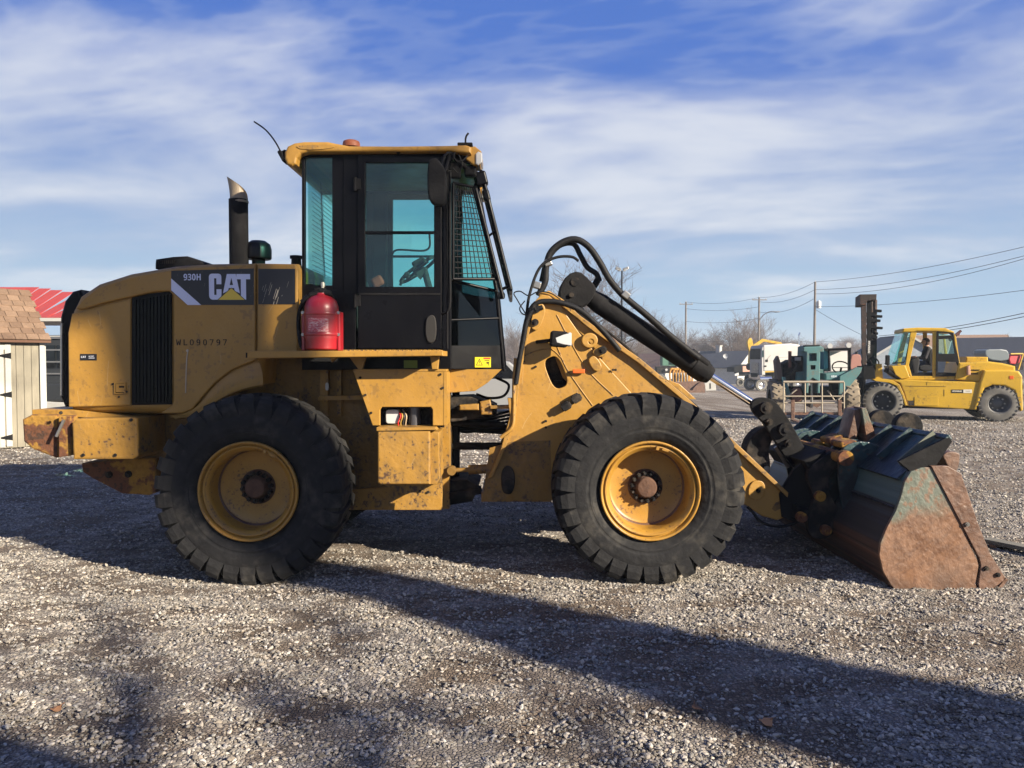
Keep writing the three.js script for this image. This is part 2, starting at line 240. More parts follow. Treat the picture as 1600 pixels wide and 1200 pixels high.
// ---------------------------------------------------------------- the wheel loader
const loader = thing('wheel_loader', 'large weathered yellow wheel loader with black cab and lowered rusty bucket', 'wheel loader');
const HALF = 1.27, WY = 0.722;
const boltHead = (x, y, z, r = 0.012, t = 0.012) => disc(x, y, z, r, t, 6);
{
  // one wheel about the z axis, outer face towards +z, z = 0 at the tyre's outer face
  const wheel = grp('wheel', loader);
  const prof = [[0.375, -0.075], [0.395, -0.045], [0.43, -0.022], [0.452, -0.016], [0.458, -0.009], [0.47, -0.009], [0.476, -0.013], [0.49, -0.006], [0.50, 0.0], [0.555, 0.0], [0.58, -0.003], [0.605, -0.012], [0.64, -0.026], [0.675, -0.042], [0.70, -0.066], [0.72, -0.11], [0.726, -0.16], [0.728, -0.26]];
  const full = [...prof, ...prof.slice(0, -1).reverse().map(([r, z]) => [r, -0.52 - z])];
  const gs = [lathe(full, 96, 'z')];
  const NL = 30;
  for (let side = 0; side < 2; side++) for (let k = 0; k < NL; k++) {
    // a lug: wide block on the shoulder that sweeps back towards the middle of the tread
    const a0 = (k + side * 0.5) / NL * Math.PI * 2, st = [[-0.004, 0.570, 0.582, 0.104, 0.0], [0.002, 0.61, 0.64, 0.096, 0.0], [-0.006, 0.65, 0.692, 0.080, 0.002], [-0.026, 0.66, 0.724, 0.074, 0.006], [-0.06, 0.68, 0.741, 0.068, 0.014], [-0.16, 0.705, 0.747, 0.056, 0.065], [-0.285, 0.705, 0.748, 0.046, 0.13]];
    const q = []; for (const [z, rb, rt, w, off] of st) { const zz = side ? -0.52 - (z) : z; for (const [r, s] of [[rb, -1], [rt, -0.92], [rt, 0.92], [rb, 1]]) { const a = a0 + off + s * w; q.push(new THREE.Vector3(Math.cos(a) * r, Math.sin(a) * r, zz + (r === rb && z > 0 ? (side ? 0.02 : -0.02) : 0))); } }
    const p = []; const tri = (a, b, c) => { side ? p.push(...q[a].toArray(), ...q[c].toArray(), ...q[b].toArray()) : p.push(...q[a].toArray(), ...q[b].toArray(), ...q[c].toArray()); };
    for (let i = 0; i < st.length - 1; i++) for (let j = 0; j < 3; j++) { const a = i * 4 + j; tri(a, a + 5, a + 1); tri(a, a + 4, a + 5); }
    tri(0, 1, 2); tri(0, 2, 3); const e = (st.length - 1) * 4; tri(e, e + 2, e + 1); tri(e, e + 3, e + 2);
    const g = new THREE.BufferGeometry(); g.setAttribute('position', new THREE.Float32BufferAttribute(p, 3)); g.computeVertexNormals(); gs.push(g);
  }
  mesh('tyre', gs, M.rubber, wheel);
  // rim: flange, lock ring, barrel, recessed disc
  mesh('rim', [lathe([[0.30, -0.30], [0.300, -0.235], [0.304, -0.215], [0.305, -0.10], [0.312, -0.055], [0.332, -0.045], [0.338, -0.028], [0.350, -0.026], [0.354, -0.042], [0.362, -0.040], [0.366, -0.012], [0.380, -0.006], [0.387, -0.014], [0.387, -0.03], [0.378, -0.075], [0.34, -0.12]], 72, 'z'),
    lathe([[0.0, -0.255], [0.14, -0.256], [0.22, -0.252], [0.272, -0.246], [0.292, -0.236], [0.301, -0.226]], 60, 'z'), box(0.05, 0.016, 0.02, 0.21, 0.262, -0.03, 0, 0, -0.66), box(0.022, 0.03, 0.02, 0.16, 0.295, -0.03, 0, 0, -0.5)], M.wheelYellow, wheel);
  mesh('weld_bead', [lathe([[0.296, -0.238], [0.291, -0.228], [0.299, -0.218], [0.3055, -0.214]], 60, 'z')], M.rust, wheel);
  mesh('hub', [lathe([[0, -0.16], [0.066, -0.162], [0.080, -0.172], [0.084, -0.215], [0.096, -0.222], [0.1, -0.256]], 40, 'z'), lathe([[0.1, -0.256], [0.132, -0.246], [0.14, -0.256]], 40, 'z')], std({ map: M.rust.map, color: rgb(0.62, 0.58, 0.55), roughness: 0.9, bumpMap: bumpTex, bumpScale: 0.006 }), wheel);
  for (let k = 0; k < 14; k++) { const a = k / 14 * Math.PI * 2; mesh('bolt', [disc(Math.cos(a) * 0.112, Math.sin(a) * 0.112, -0.226, 0.0175, 0.05, 6), disc(Math.cos(a) * 0.112, Math.sin(a) * 0.112, -0.196, 0.010, 0.02, 8)], M.grime, wheel); }
  const rear = P(386, 767, HALF)[0], front = P(1017, 769, HALF)[0];
  wheel.position.set(rear, WY, HALF); wheel.rotation.z = 0.1;
  const put = (x, flip, rot, y = WY) => { const w = wheel.clone(); loader.add(w); w.position.set(x, y, flip ? -HALF : HALF); if (flip) w.rotation.y = Math.PI; w.rotation.z = rot; };
  put(front, 0, 0.33, WY + 0.004); put(rear, 1, 0.7); put(front, 1, 1.3);
  mesh('axle', [cyl([rear, WY, -0.95], [rear, WY, 0.95], 0.13, 0.13, 16), rbox(0.5, 0.46, 0.6, rear, WY, 0, 0.12)], M.yellowGrease, loader);
  mesh('axle', [cyl([front, WY, -0.95], [front, WY, 0.95], 0.13, 0.13, 16), rbox(0.5, 0.46, 0.6, front, WY, 0, 0.12)], M.yellowGrease, loader);
}
{
  // rear frame, under the hood and behind the rear wheel
  mesh('rear_frame', [slab(pts('214,640 430,560 556,552 690,560 690,797 545,797 440,780 330,745 240,745 214,735', 0.46), 0.46, 0.92, 0.01)], M.yellowGrease, loader);
  mesh('frame_rail', [slab(pts('545,765 691,755 691,797 545,797', 0.52), 0.52, 0.05, 0.005), slab(pts('690,640 702,640 702,795 690,795', 0.40), 0.40, 0.8)], M.yellowDirty, loader);
  mesh('frame_gusset', [slab(pts('500,575 512,575 512,650 500,650', 0.54), 0.54, 0.08), slab(pts('527,570 533,570 533,650 527,650', 0.52), 0.52, 0.06), slab(pts('497,619 590,617 590,624 497,626', 0.6), 0.6, 0.14)], M.yellowDirty, loader);
  mesh('grab_slot', [slab(oval(...P(511, 604, 0.545), 0.014, 0.034, 0, 16, 3), 0.548, 0.006)], M.white, loader);
  const hit = grp('hitch_block', loader);
  mesh('plate', [slab(pts('127,724 214,716 243,716 243,770 232,774 190,771 145,748 129,738', 0.55), 0.55, 1.1, 0.012)], M.yellowRust, hit);
  for (const [a, b] of [[170, 742], [200, 741]]) { const [x, y] = P(a, b, 0.56); mesh('bolt', [disc(x, y, 0.556, 0.03, 0.012, 16), disc(x, y, 0.57, 0.018, 0.03, 6)], M.grime, hit); }
  // counterweight
  const cw = grp('counterweight', loader);
  mesh('side_block', [slab(pts('112,662 118,654 205,652 214,654 216,712 208,718 114,718', 0.98), 0.98, 0.5, 0.016)], M.yellowDirty, cw);
  mesh('side_block', [flipZ(slab(pts('112,662 118,654 205,652 214,654 216,712 208,718 114,718', 0.98), 0.98, 0.5, 0.016))], M.yellowDirty, cw);
  mesh('corner_block', [slab(pts('34,655 48,648 90,648 90,714 86,716 50,702 36,690', 0.86), 0.86, 1.72, 0.02), slab(pts('91,650 110,650 111,712 91,715', 0.92), 0.92, 0.5, 0.01)], M.yellowRust, cw);
  mesh('top_plate', [slab(pts('50,640 112,640 200,650 200,656 50,648', 0.82), 0.82, 1.64, 0.004)], M.yellow, cw);
  mesh('tie_down', [cyl(V(88, 682, 0.95), V(100, 656, 0.95), 0.012)], M.steel, cw);
  for (const q of ['130,711', '180,711', '205,656', '95,645']) { const [a, b] = q.split(',').map(Number), [x, y] = P(a, b, 0.985); mesh('bolt', [boltHead(x, y, 0.985, 0.014)], M.grime, cw); }
}
{
  // hood: core block, outer side skins that stop above the sunken rear panel, wheel-arch flare
  const hood = grp('hood', loader), zc = 0.83, zs = 0.862;
  const core = '108,640 105,600 105,525 110,486 122,462 150,443 200,427 270,415 330,411 400,410 462,411 466,420 466,556 412,560 408,600 370,607 335,622 310,640 285,648 150,645';
  const hole = pts('207,465 262,457 268,464 268,630 207,632', zc);
  mesh('hood_body', [slab(pts(core, zc), zc, zc * 2, 0.075, [], 6)], M.yellow, hood);
  const skin = slab(pts('399,412 399,563 392,566 362,578 336,598 318,618 300,640 285,646 250,646 268,634 271,628 271,462 264,455 240,456 205,464 165,473 130,483 118,482 130,466 152,449 205,432 272,420 330,416', zs), zs, 0.06, 0.014, [], 4);
  mesh('side_skin', [skin], M.yellow, hood); mesh('side_skin', [flipZ(skin)], M.yellow, hood);
  const fr = slab(pts('402,412 460,413 465,420 465,556 402,562', zs), zs, 0.06, 0.012, [], 3);
  mesh('front_skin', [fr], M.yellow, hood); mesh('front_skin', [flipZ(fr)], M.yellow, hood);
  mesh('rear_door', [slab(pts('107,636 106,520 112,490 128,486 165,476 204,467 204,634', 0.846), 0.846, 0.03, 0.010)], M.yellow, hood);
  // arch flare: a strip sweeping outwards along the wheel arch
  const arch = [[262, 650], [290, 645], [310, 632], [330, 609], [352, 589], [380, 574], [404, 566]].map(([a, b]) => V(a, b, zs)), lip = [[272, 654], [300, 650], [322, 636], [342, 624], [366, 612], [390, 605], [410, 601]].map(([a, b]) => V(a, b, 1.0));
  const fp = []; const ca = new THREE.CatmullRomCurve3(arch), cb = new THREE.CatmullRomCurve3(lip), n = 20, mpt = (t, s) => { const a = ca.getPoint(t), b = cb.getPoint(t), r = a.lerp(b, s); r.z = zs - 0.012 + (1.0 - zs) * Math.pow(s, 1.8); return r; };
  for (let i = 0; i < n; i++) for (let j = 0; j < 6; j++) { const a = mpt(i / n, j / 6), b = mpt((i + 1) / n, j / 6), c = mpt((i + 1) / n, (j + 1) / 6), d = mpt(i / n, (j + 1) / 6); for (const v of [a, c, b, a, d, c]) fp.push(v.x, v.y, v.z); for (const v of [a, b, c, a, c, d]) fp.push(v.x, v.y - 0.012, v.z - 0.014); }
  const fg = new THREE.BufferGeometry(); fg.setAttribute('position', new THREE.Float32BufferAttribute(fp, 3)); fg.computeVertexNormals();
  { // smooth the flare's own shading
    const p = fg.attributes.position, nn = fg.attributes.normal, acc = {}; const key = (i) => [p.getX(i), p.getY(i), p.getZ(i)].map((v) => Math.round(v * 1e4)).join(); for (let i = 0; i < p.count; i++) { const k = key(i); (acc[k] ??= new THREE.Vector3()).add(new THREE.Vector3().fromBufferAttribute(nn, i)); } for (let i = 0; i < p.count; i++) { const v = acc[key(i)].clone().normalize(); nn.setXYZ(i, v.x, v.y, v.z); }
  }
  mesh('arch_flare', [fg], M.yellow, hood); mesh('arch_flare', [flipZ(fg)], M.yellow, hood);
  // grille: dark backing with separate upright slats
  mesh('grille_backing', [slab(pts('206,462 266,455 269,460 269,632 206,633', 0.8335), 0.8335, 0.01)], M.blackMatte, hood);
  const slatP = M.black;
  for (let k = 0; k < 11; k++) { const a = 208.5 + k * 5.5; mesh('slat', [slab(pts(`${a},${469 - k * 0.9} ${a + 3.6},${468.5 - k * 0.9} ${a + 3.6},629 ${a},629`, 0.856), 0.856, 0.022, 0.004)], slatP, hood); }
  // rear radiator cover seen past the hood
  mesh('radiator_cover', [slab(pts('93,620 92,560 93,495 100,470 112,455 124,452 130,470 118,500 116,636 100,636', 0.70), 0.70, 1.4, 0.03, [], 4)], M.black, hood);
  mesh('radiator_trim', [slab(pts('94,505 97,505 97,618 94,618', 0.76), 0.76, 0.02)], M.steel, hood);
  // door latch, plates, seam, drip streak
  mesh('latch_recess', [slab(pts('179.5,598.5 195,598.5 195,615 179.5,615', 0.8545), 0.8545, 0.004)], M.grime, hood);
  mesh('latch', [slab(pts('178,597 196,597 196,616 178,616', 0.860), 0.860, 0.014, 0.002, [pts('180,599 194.5,599 194.5,614.5 180,614.5', 0.86)]), slab(pts('181,600 194,600 194,603 185,603 185,606 194,606 194,613 181,613', 0.862), 0.862, 0.01, 0.002)], M.yellowDirty, hood);
  for (const [a, b] of [[186, 620], [176, 600], [198, 612]]) { const [x, y] = P(a, b, 0.85); mesh('bolt', [disc(x, y, 0.85, 0.008, 0.012, 8)], M.grime, hood); }
  const plateT = canvasTex(128, 48, (c) => { c.fillStyle = '#15161b'; c.fillRect(0, 0, 128, 48); c.fillStyle = '#c9ccd4'; c.font = 'bold 22px sans-serif'; c.fillText('CAT', 6, 30); c.font = 'bold 14px sans-serif'; c.fillText('ACERT', 66, 23); c.fillRect(66, 29, 46, 4); });
  mesh('engine_badge', [slab(pts('125,553 151,553 151,563 125,563', 0.8492), 0.8492, 0.003)], std({ map: plateT, roughness: 0.5 }), hood, 'fit');
  // model decal across the top of the hood
  const dec = canvasTex(1024, 440, (c, w, h) => {
    c.fillStyle = '#12131a'; c.fillRect(0, 0, w, h); c.fillStyle = '#c3c8dd';
    c.beginPath(); c.moveTo(0, 118); c.lineTo(0, 262); c.lineTo(200, 440); c.lineTo(368, 440); c.closePath(); c.fill();
    c.font = 'bold 96px sans-serif'; c.save(); c.translate(152, 142); c.scale(0.98, 1.12); c.fillText('930H', 0, 0); c.restore();
    // the three broad letters
    c.lineJoin = 'round'; c.strokeStyle = '#c3c8dd'; c.fillStyle = '#c3c8dd';
    c.beginPath(); c.moveTo(468, 130); c.lineTo(468, 105); c.quadraticCurveTo(468, 62, 512, 62); c.lineTo(578, 62); c.quadraticCurveTo(622, 62, 622, 105); c.lineTo(622, 190); c.lineTo(560, 190); c.lineTo(560, 118); c.lineTo(532, 118); c.lineTo(532, 318); c.lineTo(560, 318); c.lineTo(560, 250); c.lineTo(622, 250); c.lineTo(622, 300); c.quadraticCurveTo(622, 376, 560, 376); c.lineTo(520, 376); c.quadraticCurveTo(468, 376, 468, 320); c.closePath(); c.fill();
    c.beginPath(); c.moveTo(640, 300); c.lineTo(690, 66); c.lineTo(800, 66); c.lineTo(850, 300); c.lineTo(786, 270); c.lineTo(778, 236); c.lineTo(712, 236); c.lineTo(704, 270); c.closePath(); c.fill();
    c.fillStyle = '#12131a'; c.beginPath(); c.moveTo(724, 200); c.lineTo(745, 112); c.lineTo(766, 200); c.closePath(); c.fill();
    c.fillStyle = '#c3c8dd'; c.fillRect(808, 66, 170, 64); c.fillRect(862, 66, 64, 310);
    c.strokeStyle = '#12131a'; c.lineWidth = 14; c.fillStyle = '#d3b43c'; c.beginPath(); c.moveTo(580, 378); c.lineTo(744, 238); c.lineTo(908, 378); c.closePath(); c.stroke(); c.fill(); c.fillStyle = '#12131a'; c.fillRect(560, 378, 380, 8);
    const r = rng(55); c.strokeStyle = 'rgba(190,180,160,0.8)'; for (let k = 0; k < 16; k++) { c.lineWidth = 1 + r() * 2; const x = r() * w, y = r() * h, l = 8 + r() * 34; c.beginPath(); c.moveTo(x, y); c.lineTo(x - l * 0.25, y + l); c.stroke(); }
  });
  mesh('model_decal', [slab(pts('267.5,423 396.5,419.5 396.5,476.5 293,476.5 267.5,455', 0.865), 0.865, 0.003)], std({ map: dec, roughness: 0.45 }), hood, 'fit');
  const dec2 = canvasTex(256, 256, (c) => { c.fillStyle = '#12131a'; c.fillRect(0, 0, 256, 256); const r = rng(58); c.strokeStyle = '#b9ae9a'; for (let k = 0; k < 16; k++) { c.lineWidth = 1 + r() * 2.4; const x = r() * 256, y = 60 + r() * 180, l = 10 + r() * 70; c.beginPath(); c.moveTo(x, y); c.lineTo(x - l * 0.3, y + l); c.stroke(); } });
  mesh('side_decal', [slab(pts('403.5,420 461,420 461,475.5 403.5,475.5', 0.865), 0.865, 0.003)], std({ map: dec2, roughness: 0.45 }), hood, 'fit');
  const serial = canvasTex(512, 96, (c) => { c.clearRect(0, 0, 512, 96); c.fillStyle = '#1c130c'; c.font = 'bold 74px monospace'; 'WL090797'.split('').forEach((ch, i) => c.fillText(ch, 8 + i * 63, 74)); c.globalCompositeOperation = 'destination-out'; for (let i = 0; i < 8; i++) { c.fillRect(28 + i * 63, 8, 3, 84); } });
  mesh('serial_number', [slab(pts('274,527 358,527 358,543 274,543', 0.8645), 0.8645, 0.002)], std({ map: serial, transparent: true, alphaTest: 0.5, roughness: 0.8 }), hood, 'fit');
  mesh('paint_run', [tube([V(294, 546, 0.864), V(292, 560, 0.864), V(291, 580, 0.864), V(290, 614, 0.864)], 0.0045, 6), disc(...P(293, 548, 0.863), 0.863, 0.011, 0.006)], std({ color: rgb(0.42, 0.36, 0.27), roughness: 0.8 }), hood);
  // things that stand on the hood
  const ex = grp('exhaust_stack', loader), exz = 0.28, e0 = P(373.5, 405, exz), e1 = P(373.5, 312, exz), er = (P(388, 350, exz)[0] - P(359, 350, exz)[0]) / 2;
  mesh('pipe', [new THREE.CylinderGeometry(er, er, e1[1] - e0[1] + 0.1, 28).translate(e0[0], (e0[1] + e1[1]) / 2 - 0.05, exz), lathe([[er * 0.86, 0], [er * 0.86, 0.3]], 24).translate(e0[0], e1[1] - 0.28, exz)], M.blackMatte, ex);
  { // bent, slash-cut tip: rings that lean back, the last ring cut on a slant
    const rings = 9, seg = 28, q = []; const top = P(350, 276, exz), r0 = er * 0.93;
    for (let i = 0; i <= rings; i++) { const t = i / rings; for (let k = 0; k <= seg; k++) { const a = k / seg * Math.PI * 2, c = Math.cos(a), s = Math.sin(a); const x0 = e1[0] + r0 * c, hTop = (top[1] - e1[1]) * (0.04 + 0.96 * Math.pow((1 - c) / 2, 0.5)); const y = e1[1] - 0.02 + (hTop + 0.02) * t; const lean = -0.13 * (y - e1[1]) * t; q.push(new THREE.Vector3(x0 + lean, y, exz + r0 * s)); } }
    const p = []; for (let i = 0; i < rings; i++) for (let k = 0; k < seg; k++) { const a = i * (seg + 1) + k, b = a + seg + 1; for (const v of [a, b, a + 1, a + 1, b, b + 1]) p.push(...q[v].toArray()); }
    const g = new THREE.BufferGeometry(); g.setAttribute('position', new THREE.Float32BufferAttribute(p, 3)); g.computeVertexNormals(); mesh('tip', [g, lathe([[r0 + 0.004, 0], [r0 + 0.006, 0.01], [r0 + 0.004, 0.02]], 28).translate(e1[0], e1[1] - 0.03, exz)], std({ color: rgb(0.26, 0.205, 0.14), roughness: 0.85, roughnessMap: roughTex }), ex);
  }
  const pc = grp('air_precleaner', loader), pz = 0.2, pb = P(404, 409, pz), pw = (P(424, 390, pz)[0] - P(384, 390, pz)[0]) / 2;
  mesh('bowl', [lathe([[0, 0.19], [pw * 0.55, 0.185], [pw * 0.9, 0.155], [pw, 0.11], [pw, 0.035], [pw * 0.95, 0.025], [pw * 0.9, 0.02], [0, 0.02]], 32).translate(pb[0], pb[1], pz)], new THREE.MeshPhysicalMaterial({ color: rgb(0.005, 0.005, 0.006), roughness: 0.4, specularIntensity: 0.5 }), pc);
  mesh('neck', [lathe([[pw * 0.5, -0.1], [pw * 0.5, 0.03]], 20).translate(pb[0], pb[1], pz)], M.blackMatte, pc);
  mesh('filler_cap', [new THREE.CylinderGeometry(0.04, 0.045, 0.09, 14).translate(...P(463, 408, 0.35), 0.35), new THREE.CylinderGeometry(0.055, 0.055, 0.025, 14).translate(...P(463, 402, 0.35), 0.35)], M.blackMatte, loader);
  const vz = 0.1; mesh('air_intake_cover', [slab(pts('242,412 243,405 270,401 292,400 305,404 322,411 322,418 242,420', vz), vz, 0.5, 0.015)], M.blackMatte, loader);
  for (let k = 0; k < 9; k++) mesh('vent_bar', [slab(pts(`${247 + k * 3},406 ${248.6 + k * 3},406 ${248.6 + k * 3},412 ${247 + k * 3},412`, vz + 0.006), vz + 0.006, 0.01)], M.grime, loader);
}
{
  // platform, under-cab panels, battery box
  const pf = grp('platform', loader);
  mesh('deck', [slab(pts('386,550 392,548 692,548 692,556 386,560', 1.19), 1.19, 0.42, 0.006)], M.yellow, pf);
  for (let k = 0; k < 22; k++) { const a = 536 + k * 7; mesh('grip', [slab(pts(`${a},546.4 ${a + 3.4},546.4 ${a + 3.4},548.6 ${a},548.6`, 1.188), 1.188, 0.3)], M.yellowDirty, pf); }
  for (const g of [slab(pts('672,557 686,557 684,577 675,577', 0.96), 0.96, 0.06, 0.004), slab(pts('545,557 572,557 566,577 560,577', 0.90), 0.90, 0.04), slab(pts('516,558 528,558 518,566', 0.92), 0.92, 0.05)]) mesh('bracket', [g], M.yellow, pf);
  mesh('front_patch', [slab(pts('384,551 387,551 387,559 384,559', 1.188), 1.188, 0.03)], M.grime, pf);
  const sp = grp('side_panel', loader), hz = 0.93;
  mesh('panel', [slab(pts('551,578 697,578 697,662 693,665 676,665 676,640 673,636 597,636 594,640 594,665 582,665', hz), hz, 0.025, 0.006)], M.yellow, sp);
  mesh('edge', [slab(pts('552,577 697,577 697,580.5 552,580.5', hz + 0.004), hz + 0.004, 0.4, 0.002), slab(pts('693.5,581 698,581 698,664 693.5,664', hz + 0.003), hz + 0.003, 0.35)], M.yellow, sp);
  for (const [a, b] of [[563, 590], [571, 617], [580, 645], [688, 585], [692, 606]]) { const [x, y] = P(a, b, hz); mesh('bolt', [boltHead(x, y, hz + 0.004, 0.011, 0.014)], M.grime, sp); }
  mesh('inner_panel', [slab(pts('697,577 784,577 762,598 742,611 697,614', 0.62), 0.62, 0.03, 0.004)], M.yellow, loader);
  mesh('equipment_bay', [slab(pts('560,580 694,580 694,668 590,668', 0.72), 0.72, 0.03), slab(pts('590,560 690,560 690,577 590,577', 0.7), 0.7, 0.1)], M.grime, loader);
  mesh('solenoid_cover', [slab(oval(...P(613, 651, 0.84), 0.055, 0.058, 0, 16, 5), 0.84, 0.06, 0.006)], M.white, loader);
  const wires = grp('wire_bundle', loader);
  [[0.5, 0.02, 0.02], [0.35, 0.22, 0.05], [0.03, 0.03, 0.03], [0.4, 0.3, 0.2]].forEach((c, i) => mesh('wire', [tube([V(620 + i * 3, 640, 0.80), V(626 + i * 3, 650, 0.86), V(622 + i * 4, 660, 0.85), V(624 + i * 3, 670, 0.82)], 0.006, 6)], std({ color: rgb(...c), roughness: 0.5 }), wires));
  mesh('filter_canister', [new THREE.CylinderGeometry(0.05, 0.05, 0.2, 18).translate(...P(648, 655, 0.78), 0.78)], std({ color: rgb(0.1, 0.1, 0.11), roughness: 0.3, metalness: 0.6 }), loader);
  const bb = grp('battery_box', loader), bz = 1.02;
  mesh('cover', [slab(pts('590,673 672,673 672,757 594,757 590,754', bz), bz, 0.36, 0.012)], M.yellowDirty, bb);
  mesh('side_face', [slab(pts('669,674 686,675 687,748 682,757 669,757', 0.985), 0.985, 0.34, 0.006)], M.yellowDirty, bb);
  mesh('lid', [slab(pts('588,668 680,668 683,672 588,673.5', bz + 0.012), bz + 0.012, 0.4, 0.004)], M.yellowDirty, bb);
  mesh('bracket', [slab(pts('600,757 686,757 684,775 640,775 612,764', 0.86), 0.86, 0.04)], M.yellowDirty, bb);
  for (const [a, b] of [[656, 768], [669, 769], [597, 680]]) { const [x, y] = P(a, b, 0.87); mesh('bolt', [boltHead(x, y, 0.868, 0.012)], M.grime, bb); }
  mesh('decal_plate', [slab(pts('631,563 652,563 652,575 631,575', 0.72), 0.72, 0.008)], std({ color: rgb(0.16, 0.22, 0.02), roughness: 0.5 }), loader);
}
{
  // articulation joint between the two frames
  const jt = grp('articulation_joint', loader);
  mesh('upper_hinge', [slab(pts('698,622 735,620 760,628 775,636 775,650 735,656 698,660', 0.30), 0.30, 0.6, 0.01), slab(pts('716,634 772,632 772,640 716,642', 0.36), 0.36, 0.10, 0.01)], M.grime, jt);
  mesh('pin_boss', [slab(pts('750,628 766,624 770,648 752,648', 0.40), 0.40, 0.3, 0.01), slab(pts('718,633 748,631 748,641 718,641', 0.42), 0.42, 0.1, 0.01), slab(pts('766,634 798,633 798,639 766,639', 0.44), 0.44, 0.1, 0.006)], M.yellowDirty, jt);
  mesh('lower_hinge', [slab(pts('688,752 730,750 748,760 738,784 700,790 688,788', 0.32), 0.32, 0.64, 0.012), slab(pts('700,770 750,764 752,772 700,780', 0.4), 0.4, 0.2)], M.grime, jt);
  mesh('centre_post', [cyl([P(712, 700, 0.1)[0], 0.5, 0.05], [P(712, 700, 0.1)[0], 1.5, 0.05], 0.035, 0.035), cyl([P(697, 700, 0.2)[0], 0.5, 0.2], [P(697, 700, 0.2)[0], 1.5, 0.2], 0.05)], M.blackMatte, jt);
  mesh('drive_shaft', [cyl(V(690, 697, 0.1), V(800, 697, 0.1), 0.035), cyl(V(690, 665, -0.2), V(810, 672, -0.2), 0.05), cyl(V(695, 660, 0.2), V(790, 664, 0.2), 0.03)], M.blackMatte, jt);
  mesh('steering_cylinder', [cyl(V(732, 734, 0.42), V(790, 731, 0.42), 0.042, 0.042, 16), cyl(V(700, 735, 0.42), V(734, 734, 0.42), 0.020), disc(...P(706, 735, 0.42), 0.42, 0.04, 0.07, 16)], M.yellowGrease, jt);
  for (let k = 0; k < 6; k++) mesh('hydraulic_hose', [tube([V(694, 630 + k * 7, 0.05 - k * 0.05), V(725, 650 + k * 5, 0.22 - k * 0.07), V(755, 652 + k * 4, 0.2 - k * 0.06), V(805, 640 + k * 6, 0.1 - k * 0.04)], 0.013, 7)], M.hose, jt);
  mesh('hydraulic_hose', [tube([V(775, 590, 0.2), V(795, 602, 0.3), V(788, 618, 0.34), V(765, 622, 0.3), V(745, 616, 0.2)], 0.012, 7)], M.hose, jt);
}
